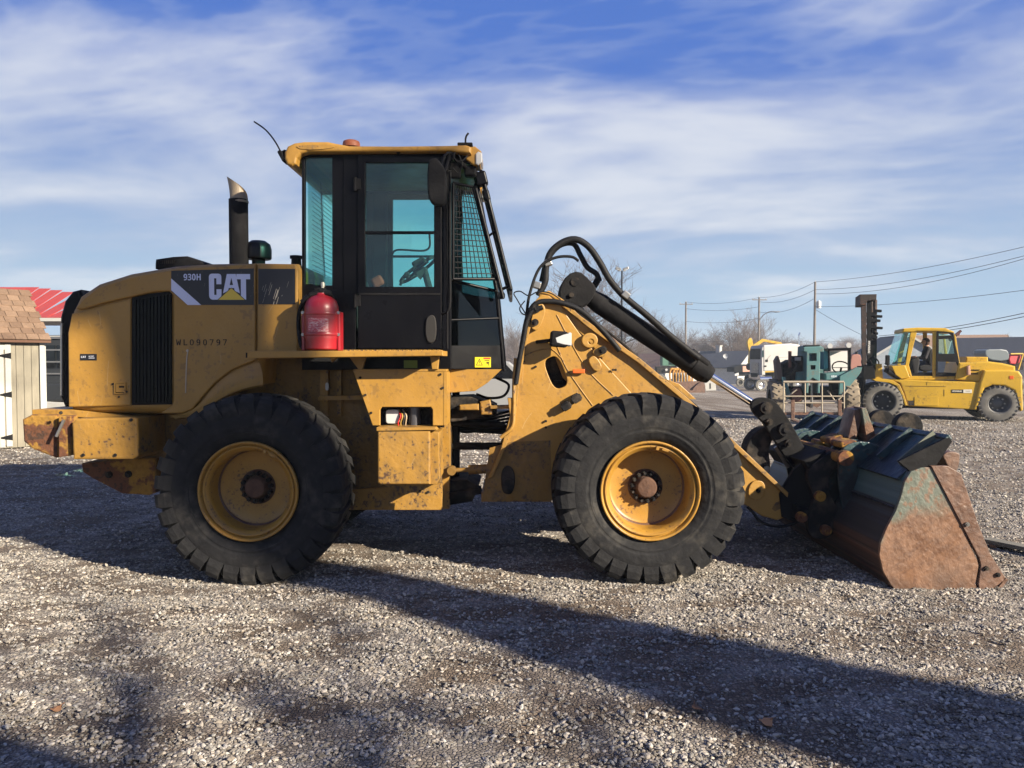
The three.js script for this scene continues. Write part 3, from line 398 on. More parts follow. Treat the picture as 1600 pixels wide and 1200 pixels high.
{
  // front frame tower, near and far plates
  const ff = grp('front_frame', loader), tz = 0.46;
  const tower = '838,468 846,460 858,462 874,476 905,520 925,545 960,585 1010,640 1010,770 862,782 752,782 762,748 783,700 800,648 806,590 816,540 828,492';
  const hole = oval(...P(869, 582, tz), 0.072, 0.142, 0.38, 28, 3);
  const tp = slab(pts(tower, tz), tz, 0.06, 0.006, [hole]);
  mesh('tower_plate', [tp], M.yellow, ff); mesh('tower_plate', [flipZ(tp)], M.yellow, ff);
  mesh('tower_edge', [slab(pts('793,622 800,622 806,592 817,540 829,492 836,470 842,468 833,494 822,542 812,594 806,650 790,700 770,745 762,748 783,700 797,650', tz + 0.05), tz + 0.05, 0.10, 0.005), slab(pts('752,770 862,768 862,784 752,784', tz - 0.06), tz - 0.06, 0.8)], M.yellowDirty, ff);
  mesh('hydraulic_valve', [slab(pts('838,548 905,548 925,612 850,612', 0.30), 0.30, 0.55), rbox(0.08, 0.03, 0.03, ...P(872, 597, 0.32), 0.315, 0.008)], M.grime, ff);
  mesh('tower_core', [slab(pts('840,640 1000,640 1000,770 850,770', 0.38), 0.38, 0.76)], M.yellowGrease, ff);
  mesh('lower_grease', [slab(pts('765,700 800,690 860,688 862,782 753,782', tz + 0.004), tz + 0.004, 0.003)], M.yellowGrease, ff);
  const dz = tz + 0.02;
  for (const [a, b, r] of [[838, 483, 0.035], [836, 504, 0.03], [941, 547, 0.035]]) { const [x, y] = P(a, b, dz); mesh('pin', [disc(x, y, dz + 0.02, r, 0.06, 20), disc(x, y, dz + 0.055, r * 0.5, 0.02, 12)], M.grime, ff); }
  mesh('pin_boss', [slab(smoothPts(pts('830,512 826,500 834,478 846,474 852,482 846,506 838,516', dz + 0.03)), dz + 0.03, 0.04, 0.006), slab(oval(...P(921, 532, dz), 0.07, 0.065, 0, 24), dz + 0.03, 0.06, 0.008, [oval(...P(923, 534, dz), 0.022, 0.022)])], M.yellow, ff);
  mesh('pin_boss', [slab(smoothPts(pts('920,562 928,556 940,572 936,580 928,578', dz + 0.03)), dz + 0.03, 0.04, 0.006), slab(smoothPts(pts('926,550 938,540 948,546 945,556 932,557', dz + 0.02)), dz + 0.02, 0.04, 0.006)], M.yellow, ff);
  for (const [a, b] of [[837, 573], [818, 565], [853, 658], [853, 668], [962, 578], [958, 578]]) { const [x, y] = P(a, b, dz); mesh('bolt', [boltHead(x, y, dz - 0.012, 0.011, 0.03)], M.grime, ff); }
  for (const [a, b] of [[884, 634], [900, 622]]) { const [x, y] = P(a, b, dz); mesh('hose_clamp', [rbox(0.07, 0.075, 0.07, x, y, dz + 0.02, 0.01, 0.55), rbox(0.09, 0.05, 0.03, x, y, dz + 0.055, 0.008, 0.55)], M.grime, ff); }
  mesh('amber_marker', [rbox(0.105, 0.038, 0.03, ...P(904, 580, dz), dz + 0.01, 0.008)], M.amber, ff);
  mesh('grease_fitting', [slab(smoothPts(pts('785,735 793,728 802,735 804,758 798,772 787,770 783,752', dz + 0.01)), dz + 0.01, 0.05, 0.01), disc(...P(794, 756, dz), dz + 0.02, 0.05, 0.05, 18)], M.grime, ff);
  mesh('hose_guard', [tube([V(806, 560, dz + 0.02), V(803, 600, dz + 0.03), V(803, 640, dz + 0.03), V(800, 668, dz + 0.04), V(782, 684, dz + 0.04)], 0.016, 8)], M.yellowDirty, ff);
  mesh('seam_weld', [tube([V(868, 535, tz + 0.001), V(885, 575, tz + 0.001), V(905, 605, tz + 0.001), V(926, 634, tz + 0.001)], 0.006, 6), tube([V(870, 492, tz + 0.001), V(895, 540, tz + 0.001), V(920, 580, tz + 0.001), V(958, 618, tz + 0.001)], 0.006, 6), tube([V(808, 562, tz + 0.001), V(838, 548, tz + 0.001), V(862, 546, tz + 0.001), V(878, 560, tz + 0.001)], 0.006, 6)], M.yellowDirty, ff);
  // work light on the tower
  const wl = grp('work_light', loader), wz = 0.62, [lx, ly] = P(875, 530, wz);
  mesh('housing', [rbox(0.15, 0.135, 0.12, lx - 0.01, ly, wz, 0.025, -0.08), cyl([lx - 0.08, ly - 0.01, wz], [lx - 0.19, ly - 0.02, tz], 0.016)], M.blackMatte, wl);
  mesh('lens', [rbox(0.03, 0.12, 0.105, lx + 0.075, ly - 0.004, wz, 0.012, -0.08)], M.lens, wl);
  mesh('reflector', [slab(pts('868,528 880,523 893,520 893,540 880,538 870,535', wz + 0.063), wz + 0.063, 0.012, 0.004)], M.white, wl);
  // lift arm pair: plate with stiffening flange
  for (const s of [1, -1]) {
    const la = grp('lift_arm', loader), az = 0.38;
    const w = slab(pts('842,458 858,454 880,468 905,492 935,514 1000,560 1075,622 1165,706 1232,770 1242,792 1234,806 1214,813 1190,806 1160,786 1090,730 1000,680 930,640 880,590 850,510', az), az, 0.09, 0.008), f = slab(pts('880,468 905,492 935,514 1000,560 1075,622 1165,706 1232,770 1231,777 1162,713 1072,629 998,567 932,521 902,498 876,476', az + 0.05), az + 0.05, 0.17, 0.004);
    const e = slab(smoothPts(pts('1170,764 1178,752 1192,753 1196,766 1188,780 1172,778', az + 0.02)), az + 0.02, 0.04, 0.006, [oval(...P(1185, 767, az + 0.02), 0.022, 0.022)]);
    const e2 = disc(...P(1185, 767, az + 0.02), az + 0.0, 0.016, 0.05, 14), st = slab(pts('1206,795 1212,785 1222,782 1221,794 1211,799', az + 0.003), az + 0.003, 0.003);
    const side = (g) => (s > 0 ? g : flipZ(g));
    mesh('plate', [side(w)], M.yellow, la); mesh('flange', [side(f)], M.yellowDirty, la); mesh('boss', [side(e)], M.yellow, la); mesh('pin', [side(e2)], M.grime, la); mesh('scuff', [side(st)], M.yellowGrease, la);
  }
  mesh('cross_tube', [cyl(V(1090, 690, 0.38), V(1090, 690, 0.38).setZ(-0.38), 0.1, 0.1, 18)], M.yellowDirty, loader);
  mesh('lift_cylinder', [cyl(V(900, 660, 0.30), V(1030, 680, 0.30), 0.07, 0.07, 16)], M.blackMatte, loader);
  // steel lines along the arm
  for (const [o, r, m] of [[0, 0.012, M.grime], [7, 0.011, M.rust], [13, 0.012, M.grime]]) mesh('hydraulic_line', [tube([V(925 + o, 505 + o * 0.3, 0.30), V(960 + o, 537, 0.26), V(1010 + o, 582, 0.26), V(1060 + o, 622, 0.26), V(1120 + o, 676, 0.26)], r, 8)], m, loader);
  mesh('arm_gusset', [slab(pts('1040,592 1062,600 1088,624 1070,624', 0.12), 0.12, 0.24, 0.006)], M.yellow, loader);
}
{
  // tilt cylinder on the centre line
  const tc = grp('tilt_cylinder', loader), z = 0.02;
  const A = V(903, 452, z), B = V(1103, 583, z), C = V(1182, 634, z);
  mesh('barrel', [cyl(A.clone().lerp(B, 0.17), B, 0.096, 0.096, 32), cyl(A.clone().lerp(B, 0.05), A.clone().lerp(B, 0.17), 0.07, 0.096, 24), cyl(B, B.clone().lerp(C, 0.09), 0.094, 0.075, 32), cyl(A.clone().lerp(B, 0.90), A.clone().lerp(B, 0.985), 0.105, 0.105, 32)], M.blackMatte, tc);
  mesh('rod', [cyl(B.clone(), C, 0.036, 0.036, 24)], M.chrome, tc);
  mesh('end_eye', [slab(pts('874,466 874,455 877,444 883,434 891,427 900,424 909,426 917,433 928,444 932,452 926,466 918,476 908,480 890,476', 0.14), 0.14, 0.24, 0.014, [], 3), slab(pts('884,468 908,470 914,486 920,498 927,506 924,512 908,506 892,492 878,474', 0.13), 0.13, 0.2, 0.01)], M.blackMatte, tc);
  mesh('pin', [disc(...P(893, 461, 0.15), 0.15, 0.022, 0.03, 18), disc(...P(899, 440, 0.15), 0.145, 0.04, 0.014, 22)], M.grime, tc);
  mesh('feed_pipe', [cyl(V(950, 468, 0.08), V(1088, 562, 0.08), 0.020), cyl(V(1080, 550, 0.08), V(1106, 570, 0.08), 0.04, 0.036), cyl(V(928, 448, 0.05), V(936, 434, 0.05), 0.03)], M.blackMatte, tc);
  const hoses = grp('hose_set', loader);
  mesh('hose', [tube(['841,462', '852,440', '853,420', '860,395', '880,378', '900,374', '918,384', '936,408', '952,436', '972,460', '1010,492', '1050,527', '1092,560'].map((q) => V(...q.split(',').map(Number), 0.14)), 0.030, 10, 70)], M.hose, hoses);
  mesh('hose', [tube(['846,440', '856,405', '876,383', '896,381', '907,399', '918,418', '932,428', '937,440'].map((q) => V(...q.split(',').map(Number), 0.06)), 0.025, 10, 50)], M.hose, hoses);
  mesh('hose', [tube(['819,548', '822,500', '828,458', '846,415', '870,402', '896,402', '904,408'].map((q) => V(...q.split(',').map(Number), 0.2)), 0.013, 8, 40)], M.hose, hoses);
  mesh('hose', [tube(['815,545', '826,492', '838,474', '860,471', '880,474', '905,484', '925,500', '950,526', '968,548'].map((q) => V(...q.split(',').map(Number), 0.50)), 0.024, 8, 50)], M.hose, hoses);
  mesh('hose', [tube(['806,600', '812,560', '818,530', '824,500', '832,486', '848,480'].map((q) => V(...q.split(',').map(Number), 0.52)), 0.021, 8, 40)], M.hose, hoses);
  mesh('wire', [tube(['821,490', '808,468', '803,458', '812,455', '826,462', '840,456', '860,458', '876,468'].map((q) => V(...q.split(',').map(Number), 0.4)), 0.006, 6, 50), tube(['820,470', '812,482', '816,490', '826,492'].map((q) => V(...q.split(',').map(Number), 0.38)), 0.006, 6)], M.hose, hoses);
  for (const [a, b, zz, rot] of [[856, 411, 0.14, 0.3], [977, 461, 0.14, -0.65], [839, 446, 0.14, -0.3]]) mesh('clamp', [rbox(0.07, 0.06, 0.09, ...P(a, b, zz), zz, 0.01, rot)], M.steel, hoses);
}
{
  // tilt lever and coupler
  const tl = grp('tilt_lever', loader);
  for (const z of [0.16, -0.10]) mesh('lever_plate', [slab(smoothPts(pts('1174,632 1182,623 1200,622 1216,632 1240,668 1252,690 1264,712 1258,726 1240,730 1226,712 1210,688 1192,660 1178,645', z), 3), z, 0.06, 0.008)], M.blackMatte, tl);
  for (const [a, b, r] of [[1196, 637, 0.055], [1226, 671, 0.062], [1201, 659, 0.03], [1231, 692, 0.035]]) mesh('pin', [disc(...P(a, b, 0.17), 0.185, r, 0.05, 20), disc(...P(a, b, 0.17), 0.215, r * 0.45, 0.02, 12)], M.grime, tl);
  mesh('curved_link', [slab(smoothPts(pts('1166,712 1170,690 1184,673 1202,667 1214,676 1206,690 1202,708 1204,732 1198,742 1184,738', 0.06), 3), 0.06, 0.18, 0.01)], M.grime, tl);
  mesh('link_pin', [disc(...P(1198, 733, 0.07), 0.07, 0.03, 0.03, 14)], M.steel, tl);
  mesh('link_rod', [cyl(V(1212, 698, 0.02), V(1232, 730, 0.02), 0.02)], M.steel, tl);
  const cp = grp('coupler', loader);
  for (const z of [0.52, -0.46]) {
    mesh('hook_plate', [slab(smoothPts(pts('1262,748 1264,735 1290,712 1315,700 1338,702 1346,716 1332,726 1310,730 1296,745 1300,775 1312,800 1308,828 1290,842 1268,838 1262,810 1272,780', z), 3), z, 0.07, 0.01)], M.grime, cp);
    mesh('inner_plate', [slab(pts('1218,772 1240,735 1262,715 1300,700 1320,720 1300,760 1290,800 1270,820 1240,815 1222,808', z - 0.12), z - 0.12, 0.05, 0.008)], M.blackMatte, cp);
  }
  mesh('cross_beam', [slab(pts('1255,720 1290,704 1300,728 1270,742', 0.5), 0.5, 1.0, 0.02), slab(pts('1245,790 1285,800 1280,825 1245,812', 0.5), 0.5, 1.0, 0.02)], M.blackMatte, cp);
  for (const [a, b] of [[1321, 712], [1281, 775], [1290, 828], [1252, 808]]) mesh('pin', [disc(...P(a, b, 0.54), 0.54, 0.045, 0.05, 18), disc(...P(a, b, 0.54), 0.575, 0.02, 0.02, 10)], M.yellowRust, cp);
  for (let k = 0; k < 4; k++) mesh('stiffener', [cyl(V(1222 + k * 9, 772 - k * 3, 0.2), V(1252 + k * 9, 716 - k * 3, 0.2), 0.014)], M.blackMatte, cp);
  mesh('hydraulic_hose', [tube([V(1168, 792, 0.42), V(1176, 800, 0.46), V(1185, 812, 0.48), V(1200, 820, 0.48), V(1225, 822, 0.46), V(1250, 814, 0.44)], 0.013, 7)], M.hose, cp);
}
{
  // bucket
  const bk = grp('bucket', loader), bz = 1.36;
  const back = '1423,737 1414,752 1408,775 1400,798 1386,824 1376,848 1374,868 1380,893 1392,914 1399,922';
  const side = pts('1462,729 1440,731 ' + back + ' 1532,925 1524,912 1530,882', bz);
  const sideTex = dataTex(512, (u, v) => {
    const n = fbm(u, v, 5, 6, 171), m = fbm(u, v, 20, 5, 173), sm = fbm(u, v, 3, 3, 177);
    let c = mixc([0.10, 0.050, 0.029], [0.185, 0.098, 0.056], sst(0.25, 0.75, m * 0.45 + n * 0.35 + 0.26 * fbm((u + v * 0.5) * 0.12, v - u * 0.5, 60, 3, 179)));
    c = mixc(c, [0.055, 0.033, 0.024], 0.55 * sst(0.52, 0.70, sm * 0.6 + n * 0.45));
    const teal = mixc([0.07, 0.09, 0.076], [0.125, 0.14, 0.11], m);
    return mixc(c, mixc(teal, [0.14, 0.08, 0.05], 0.8 * sst(0.55, 0.66, m)), sst(0.52, 0.66, v + (n - 0.5) * 0.42 - (u - 0.4) * 0.2) * 0.94);
  }); sideTex.wrapS = sideTex.wrapT = THREE.ClampToEdgeWrapping;
  const sideMat = std({ map: sideTex, roughness: 0.8, roughnessMap: roughTex, bumpMap: bumpTex, bumpScale: 0.004 });
  const sg = slab(side, bz, 0.03, 0.004);
  mesh('side_plate', [sg], sideMat, bk, 'fit'); mesh('side_plate', [flipZ(sg)], sideMat, bk, 'fit');
  const strip = slab(pts('1455,728 1481,728 1502,740 1530,822 1548,866 1571,902 1568,908 1552,920 1532,927 1529,913 1533,883 1530,872', bz + 0.012), bz + 0.012, 0.04, 0.005);
  mesh('side_cutter', [strip], M.rust, bk); mesh('side_cutter', [flipZ(strip)], M.rust, bk);
  for (const [a, b] of [[1511, 819], [1541, 888], [1559, 898]]) { const [x, y] = P(a, b, bz + 0.016); mesh('bolt', [disc(x, y, bz + 0.016, 0.017, 0.02, 12), disc(x, y, bz + 0.028, 0.009, 0.006, 10)], a < 1520 ? M.steel : M.grime, bk); }
  // shell: the back profile swept across, 25 mm thick
  const bp = pts(back + ' 1440,924.5 1500,926 1560,922', bz), inner = bp.map(([x, y], i) => { const a = bp[Math.max(0, i - 1)], b = bp[Math.min(bp.length - 1, i + 1)], dx = b[0] - a[0], dy = b[1] - a[1], l = Math.hypot(dx, dy); return [x - dy / l * 0.028, y + dx / l * 0.028]; });
  const shellTex = dataTex(512, (u, v) => { const n = fbm(u, v, 6, 6, 181), m = fbm(u, v, 24, 5, 183); let teal = mixc([0.035, 0.075, 0.08], [0.08, 0.145, 0.148], m); teal = mixc(teal, [0.02, 0.022, 0.024], sst(0.45, 0.6, n)); const ru = mixc([0.035, 0.02, 0.014], [0.13, 0.06, 0.035], sst(0.3, 0.7, m * 0.6 + n * 0.4)); return mixc(ru, teal, sst(0.36, 0.52, v + (n - 0.5) * 0.3)); }); shellTex.wrapS = shellTex.wrapT = THREE.ClampToEdgeWrapping;
  mesh('shell', [slab([...bp, ...inner.reverse()], bz - 0.032, (bz - 0.032) * 2)], std({ map: shellTex, roughness: 0.8, roughnessMap: roughTex, bumpMap: bumpTex, bumpScale: 0.005 }), bk, 'fit');
  mesh('seam_bead', [cyl([...P(1401, 795, bz), bz - 0.04], [...P(1401, 795, bz), -bz + 0.04], 0.012, 0.012, 8)], M.tealBlack, bk);
  // spill guard that slopes up to the front lip, with ribs under plates
  const g0 = P(1428, 735, bz), g1 = P(1486, 686, bz), len = Math.hypot(g1[0] - g0[0], g1[1] - g0[1]), ang = Math.atan2(g1[1] - g0[1], g1[0] - g0[0]);
  const onG = (t, up, z) => [g0[0] + Math.cos(ang) * t - Math.sin(ang) * up, g0[1] + Math.sin(ang) * t + Math.cos(ang) * up, z];
  mesh('spill_guard', [box(len + 0.12, 0.02, 2.60, ...onG(len / 2 - 0.06, 0, 0), 0, 0, ang)], M.tealBlack, bk);
  for (let k = 0; k < 8; k++) { const z = 1.18 - k * 0.335; mesh('rib', [box(len * 0.98, 0.055, 0.022, ...onG(len * 0.5, 0.036, z), 0, 0, ang)], k === 0 ? std({ color: rgb(0.12, 0.13, 0.10), roughness: 0.9 }) : M.tealBlack, bk); }
  mesh('lip', [rbox(0.05, 0.05, 2.66, ...onG(len, 0.0, 0), 0.012, ang)], M.tealBlack, bk);
  mesh('end_cap', [slab(pts('1423,737 1462,729 1488,690 1484,684 1476,686 1404,721', bz - 0.02), bz - 0.02, 0.03, 0.003)], M.blackMatte, bk);
  mesh('bent_plate', [slab(smoothPts(pts('1474,712 1482,706 1498,708 1500,714 1494,738 1486,740 1480,726', 0.9), 3), 0.9, 1.2, 0.008)], M.rust, bk);
  mesh('cutting_edge', [slab(pts('1450,921 1560,918 1572,903 1575,906 1562,924 1450,927', bz - 0.04), bz - 0.04, 2 * bz - 0.08)], M.rust, bk);
  // coupler ears and bracket on the back
  for (const z of [0.62, 0.42, -0.42, -0.62]) mesh('ear', [slab(smoothPts(pts('1310,740 1318,700 1345,690 1380,700 1402,730 1396,800 1376,850 1340,852 1322,810', 0.62).map(([x, y]) => [x, y]), 3), z, 0.04, 0.006)], M.tealBlack, bk);
  const [ax, ay] = P(1345, 640, 0.3);
  mesh('bracket', [slab(pts('1322,696 1336,640 1352,637 1348,652 1334,696', 0.34), 0.34, 0.22, 0.006)], M.rust, bk);
  mesh('bracket', [slab(pts('1346,637 1354,638 1372,690 1370,699 1356,700 1350,660', 0.38), 0.38, 0.16, 0.006)], std({ map: sideTex, roughness: 0.8, bumpMap: bumpTex, bumpScale: 0.004 }), bk, 'fit');
  for (const [a, b, z] of [[1379, 661, -0.2], [1421, 667, 0.35]]) { const [x, y] = P(a, b, z); mesh('lug', [slab(oval(x, y, 0.125, 0.125, 0, 28), z, 0.09, 0.012)], M.grime, bk); }
  for (const [a, b, z, t] of [[1300, 685, 0.2, 0.3], [1285, 693, -0.1, -0.2], [1318, 692, 0.5, 0.1]]) mesh('hinge_knuckle', [rbox(0.15, 0.06, 0.22, ...P(a, b, z), z, 0.025, t)], M.yellowRust, bk);
  mesh('hinge_tube', [cyl([...P(1318, 715, 0.66), 0.66], [...P(1318, 715, 0.66), -0.7], 0.05, 0.05, 16), disc(...P(1318, 715, 0.66), 0.69, 0.065, 0.05, 20)], M.yellowRust, bk);
}
// ---------------------------------------------------------------- cab of the loader
{
  const cab = grp('cab', loader), z = 0.72, fz = 0.50;            // side plane; the front corner is drawn in to fz
  const both = (name, make, mat) => { const g = make(); mesh(name, [g], mat, cab); mesh(name, [flipZ(g)], mat, cab); };
  // pillars and lower panels
  both('rear_corner_post', () => slab(pts('471.5,238 476,238 476,452 471.5,452', z), z, 0.05, 0.004), M.black);
  both('rear_post', () => slab(pts('519,236 537,236 537,456 519,456', z - 0.006), z - 0.006, 0.05, 0.004), M.black);
  both('centre_post', () => slab(pts('536,236 562,236 562,460 536,460', z + 0.002), z + 0.002, 0.09, 0.006), M.black);
  both('window_base', () => slab(pts('471,444 480,446 519,446 519,456 471,456', z - 0.001), z - 0.001, 0.05, 0.004), M.black);
  both('lower_panel', () => slab(pts('471,453 556,453 556,577 540,577 540,549 471,549', z), z, 0.05, 0.006), M.black);
  both('sill', () => slab(pts('556,548 704,548 704,577 556,577', z - 0.002), z - 0.002, 0.05, 0.004), M.black);
  both('front_post', () => slab(pts('688,236 705,236 705,577 688,577', z), z, 0.08, 0.006), M.black);
  both('roof_rail', () => slab(pts('471,234 748,234 742,246 471,246', z - 0.004), z - 0.004, 0.06, 0.004), M.black);
  // door: frame with an opening, glass, bars, handle, hinges
  const dz = z + 0.018;
  both('door_frame', () => slab(pts('559,243 690,243 690,545 559,545', dz), dz, 0.045, 0.006, [pts('571,254 678,254 678,448 571,448', dz).reverse()]), M.black);
  both('door_glass', () => slab(pts('570,253 679,253 679,449 570,449', dz - 0.02), dz - 0.02, 0.006), M.glass);
  both('door_trim', () => slab(pts('561.5,458 688,458 688,461 561.5,461', dz + 0.006), dz + 0.006, 0.01, 0.002), M.blackMatte);
  both('window_bar', () => slab(pts('571,361 678,361 678,365.5 571,365.5', dz - 0.004), dz - 0.004, 0.022, 0.003), M.black);
  mesh('door_handle', [slab(smoothPts(pts('667,497 675,492 680,497 680,530 674,536 667,531', dz + 0.02)), dz + 0.02, 0.03, 0.006)], std({ color: rgb(0.009, 0.008, 0.007), roughness: 0.7 }), cab);
  for (const b of [288, 470]) mesh('hinge', [new THREE.CylinderGeometry(0.014, 0.014, 0.11, 10).translate(...P(555, b, z + 0.02), z + 0.022), rbox(0.04, 0.09, 0.012, ...P(560, b, z + 0.02), z + 0.026, 0.003)], M.blackMatte, cab);
  mesh('door_stay', [rbox(0.05, 0.025, 0.04, ...P(625, 239, z), z + 0.04, 0.008, 0.4)], M.blackMatte, cab);
  mesh('grab_rail', [tube([V(703, 300, z + 0.05), V(703, 420, z + 0.05), V(702, 480, z + 0.05), V(697, 489, z + 0.03), V(690, 490, z + 0.01)], 0.010, 8, 40), tube([V(699, 255, z + 0.04), V(699, 400, z + 0.04), V(699, 545, z + 0.04)], 0.008, 8)], M.blackMatte, cab);
  // fixed side window at the rear and the rear screen
  both('rear_side_glass', () => slab(pts('475,240 519,240 519,445 482,445 475,438', z - 0.02), z - 0.02, 0.006), M.glass);
  const rx = P(473, 300, z)[0], yTop = P(473, 242, z)[1], yBot = P(473, 440, z)[1];
  mesh('rear_glass', [box(0.006, yTop - yBot, 1.34, rx + 0.03, (yTop + yBot) / 2, 0)], M.glass, cab);
  mesh('defroster_lines', Array.from({ length: 22 }, (_, k) => box(0.003, 0.003, 1.16, rx + 0.036, yBot + 0.12 + (yTop - yBot - 0.24) * k / 21, 0)), std({ color: rgb(0.10, 0.12, 0.12), roughness: 0.8 }), cab);
  mesh('rear_wiper', [cyl([rx + 0.015, yBot + 0.1, 0.05], [rx + 0.015, yBot + 0.62, 0.16], 0.008), cyl([rx + 0.015, yBot + 0.42, 0.10], [rx + 0.015, yBot + 0.95, 0.18], 0.006)], M.blackMatte, cab);
  mesh('rear_panel', [slab(pts('470,444 490,444 490,560 470,560', z - 0.02), z - 0.02, 2 * z - 0.04)], M.black, cab);
  // drawn-in front corner: upper and lower glass as flat panes between the side and the narrower front
  const pane = (a, b, c, d) => { const A = V(...a), B = V(...b), C = V(...c), D = V(...d), n = new THREE.Vector3().subVectors(B, A).cross(new THREE.Vector3().subVectors(D, A)).normalize().multiplyScalar(-0.006), p = []; const q = [A, B, C, D], w = q.map((v) => v.clone().add(n)); const f = (i, j, k, l) => { for (const v of [i, j, k, i, k, l]) p.push(v.x, v.y, v.z); }; f(...q); f(w[3], w[2], w[1], w[0]); for (let i = 0; i < 4; i++) f(q[i], w[i], w[(i + 1) % 4], q[(i + 1) % 4]); const g = new THREE.BufferGeometry(); g.setAttribute('position', new THREE.Float32BufferAttribute(p, 3)); g.computeVertexNormals(); return g; };
  const zi = z - 0.03;
  both('corner_glass', () => pane([705, 246, zi], [705, 438, zi], [776, 455, fz], [741, 262, fz]), M.glass);
  both('lower_corner_glass', () => pane([705, 438, zi], [705, 540, zi], [786, 540, fz], [776, 455, fz]), M.darkGlass);
  both('lower_corner_panel', () => pane([705, 540, zi], [705, 576, zi], [787, 576, fz], [786, 540, fz]), M.black);
  const fl = (a, b) => { const A = V(...a), B = V(...b); return pane([a[0], a[1], a[2]], [b[0], b[1], b[2]], [b[0], b[1], b[2]], [a[0], a[1], a[2]]); };
  const T = V(741, 262, fz), Mi = V(776, 455, fz), Bo = V(787, 576, fz), mir = (v) => v.clone().setZ(-v.z);
  const quad = (A, B, C, D, n) => { const w = [A, B, C, D].map((v) => v.clone().add(n)), q = [A, B, C, D], p = []; const f = (i, j, k, l) => { for (const v of [i, j, k, i, k, l]) p.push(v.x, v.y, v.z); }; f(...q); f(w[3], w[2], w[1], w[0]); for (let i = 0; i < 4; i++) f(q[i], w[i], w[(i + 1) % 4], q[(i + 1) % 4]); const g = new THREE.BufferGeometry(); g.setAttribute('position', new THREE.Float32BufferAttribute(p, 3)); g.computeVertexNormals(); return g; };
  mesh('windscreen', [quad(T, Mi, mir(Mi), mir(T), new THREE.Vector3(-0.006, 0, 0))], M.glass, cab);
  mesh('lower_windscreen', [quad(Mi, Bo, mir(Bo), mir(Mi), new THREE.Vector3(-0.006, 0, 0))], M.darkGlass, cab);
  both('front_corner_post', () => join([cyl(T, Mi, 0.018, 0.018, 8), cyl(Mi, Bo, 0.018, 0.018, 8)]), M.black);
  both('corner_rail', () => join([cyl(V(705, 438, zi), Mi, 0.014, 0.014, 8), cyl(V(705, 500, zi), V(782, 497, fz), 0.010, 0.010, 8)]), M.black);
  mesh('front_sill', [slab(pts('700,572 788,570 788,580 700,580', fz), fz, 2 * fz)], M.black, cab);
  mesh('dash', [slab(pts('708,452 770,470 782,500 784,572 712,572', 0.42), 0.42, 0.84, 0.02)], M.seat, cab);
  mesh('warning_label', [slab(pts('742,558 767,558 767,574 742,574', fz + 0.115), fz + 0.115, 0.004)], std({ map: canvasTex(128, 84, (c) => { c.fillStyle = '#cdbb1e'; c.fillRect(0, 0, 128, 84); c.strokeStyle = '#2a2a18'; c.lineWidth = 5; c.beginPath(); c.moveTo(36, 16); c.lineTo(60, 66); c.lineTo(12, 66); c.closePath(); c.stroke(); c.fillStyle = '#2a2a18'; c.fillRect(34, 32, 5, 18); c.fillRect(34, 55, 5, 5); c.fillRect(76, 26, 40, 6); c.fillRect(92, 40, 22, 14); c.fillRect(104, 56, 6, 14); c.fillStyle = '#b6402a'; c.fillRect(68, 4, 56, 14); }), roughness: 0.5 }), cab, 'fit');
  // floor, ceiling, seat, steering column
  mesh('floor', [slab(pts('472,548 702,548 702,578 472,578', 0.66), 0.66, 1.32)], M.blackMatte, cab); mesh('floor', [slab(pts('706,550 784,550 784,577 706,577', 0.46), 0.46, 0.92)], M.blackMatte, cab);
  mesh('headliner', [slab(pts('474,236 741,236 741,243 474,243', 0.66), 0.66, 1.32)], M.seat, cab);
  mesh('operator_seat', [rbox(0.16, 0.62, 0.5, P(562, 440, 0)[0], 2.18, 0, 0.06, 0.12, 0, 3), rbox(0.5, 0.16, 0.52, P(600, 440, 0)[0], 1.93, 0, 0.06, 0, 0, 3), rbox(0.14, 0.18, 0.28, P(562, 440, 0)[0] - 0.07, 2.58, 0, 0.05, 0.12, 0, 3), box(0.3, 0.4, 0.3, P(600, 440, 0)[0], 1.66, 0)], M.seat, cab);
  mesh('side_console', [rbox(0.55, 0.5, 0.18, P(575, 440, 0)[0], 1.9, -0.42, 0.04), rbox(0.35, 0.1, 0.12, P(580, 440, 0)[0], 2.22, -0.40, 0.03)], M.seat, cab);
  mesh('steering_column', [cyl(V(690, 520, -0.05), V(662, 418, -0.05), 0.035, 0.03), cyl(V(662, 418, -0.05), V(650, 430, -0.05), 0.05, 0.06), rbox(0.13, 0.07, 0.1, ...P(655, 411, -0.05), -0.05, 0.02, 0.5)], M.seat, cab);
  { const g = new THREE.TorusGeometry(0.20, 0.016, 10, 32); g.rotateX(Math.PI / 2); g.rotateZ(0.62); g.translate(...P(654, 421, -0.05), -0.05); mesh('steering_wheel', [g, cyl(V(668, 409, 0.13), V(636, 436, -0.22), 0.012)], M.seat, cab); }
  mesh('control_lever', [cyl(V(625, 446, 0.25), V(634, 428, 0.25), 0.012), rbox(0.05, 0.06, 0.05, ...P(636, 430, 0.25), 0.25, 0.02)], M.seat, cab);
  mesh('inner_rail', [tube([V(613, 448, -0.7), V(614, 395, -0.7), V(619, 391, -0.7), V(665, 391, -0.7), V(671, 386, -0.7), V(671, 366, -0.7)], 0.010, 8, 40)], M.blackMatte, cab);
  mesh('safety_vest', [rbox(0.10, 0.09, 0.05, ...P(590, 440, 0.6), 0.6, 0.03, 0.5)], std({ color: rgb(0.28, 0.04, 0.02), roughness: 0.9 }), cab);
  // roof with deep rolled edge
  mesh('roof', [slab(pts('444,238 449,228 460,223 475,221 512,221 526,224 545,227.5 620,228 700,227 728,226 736,229 736,240 700,236 560,237 480,237 470,240 464,247 462,256 456,259 448,257 444,248', 0.80), 0.80, 1.6, 0.022, [], 4)], M.yellow, cab);
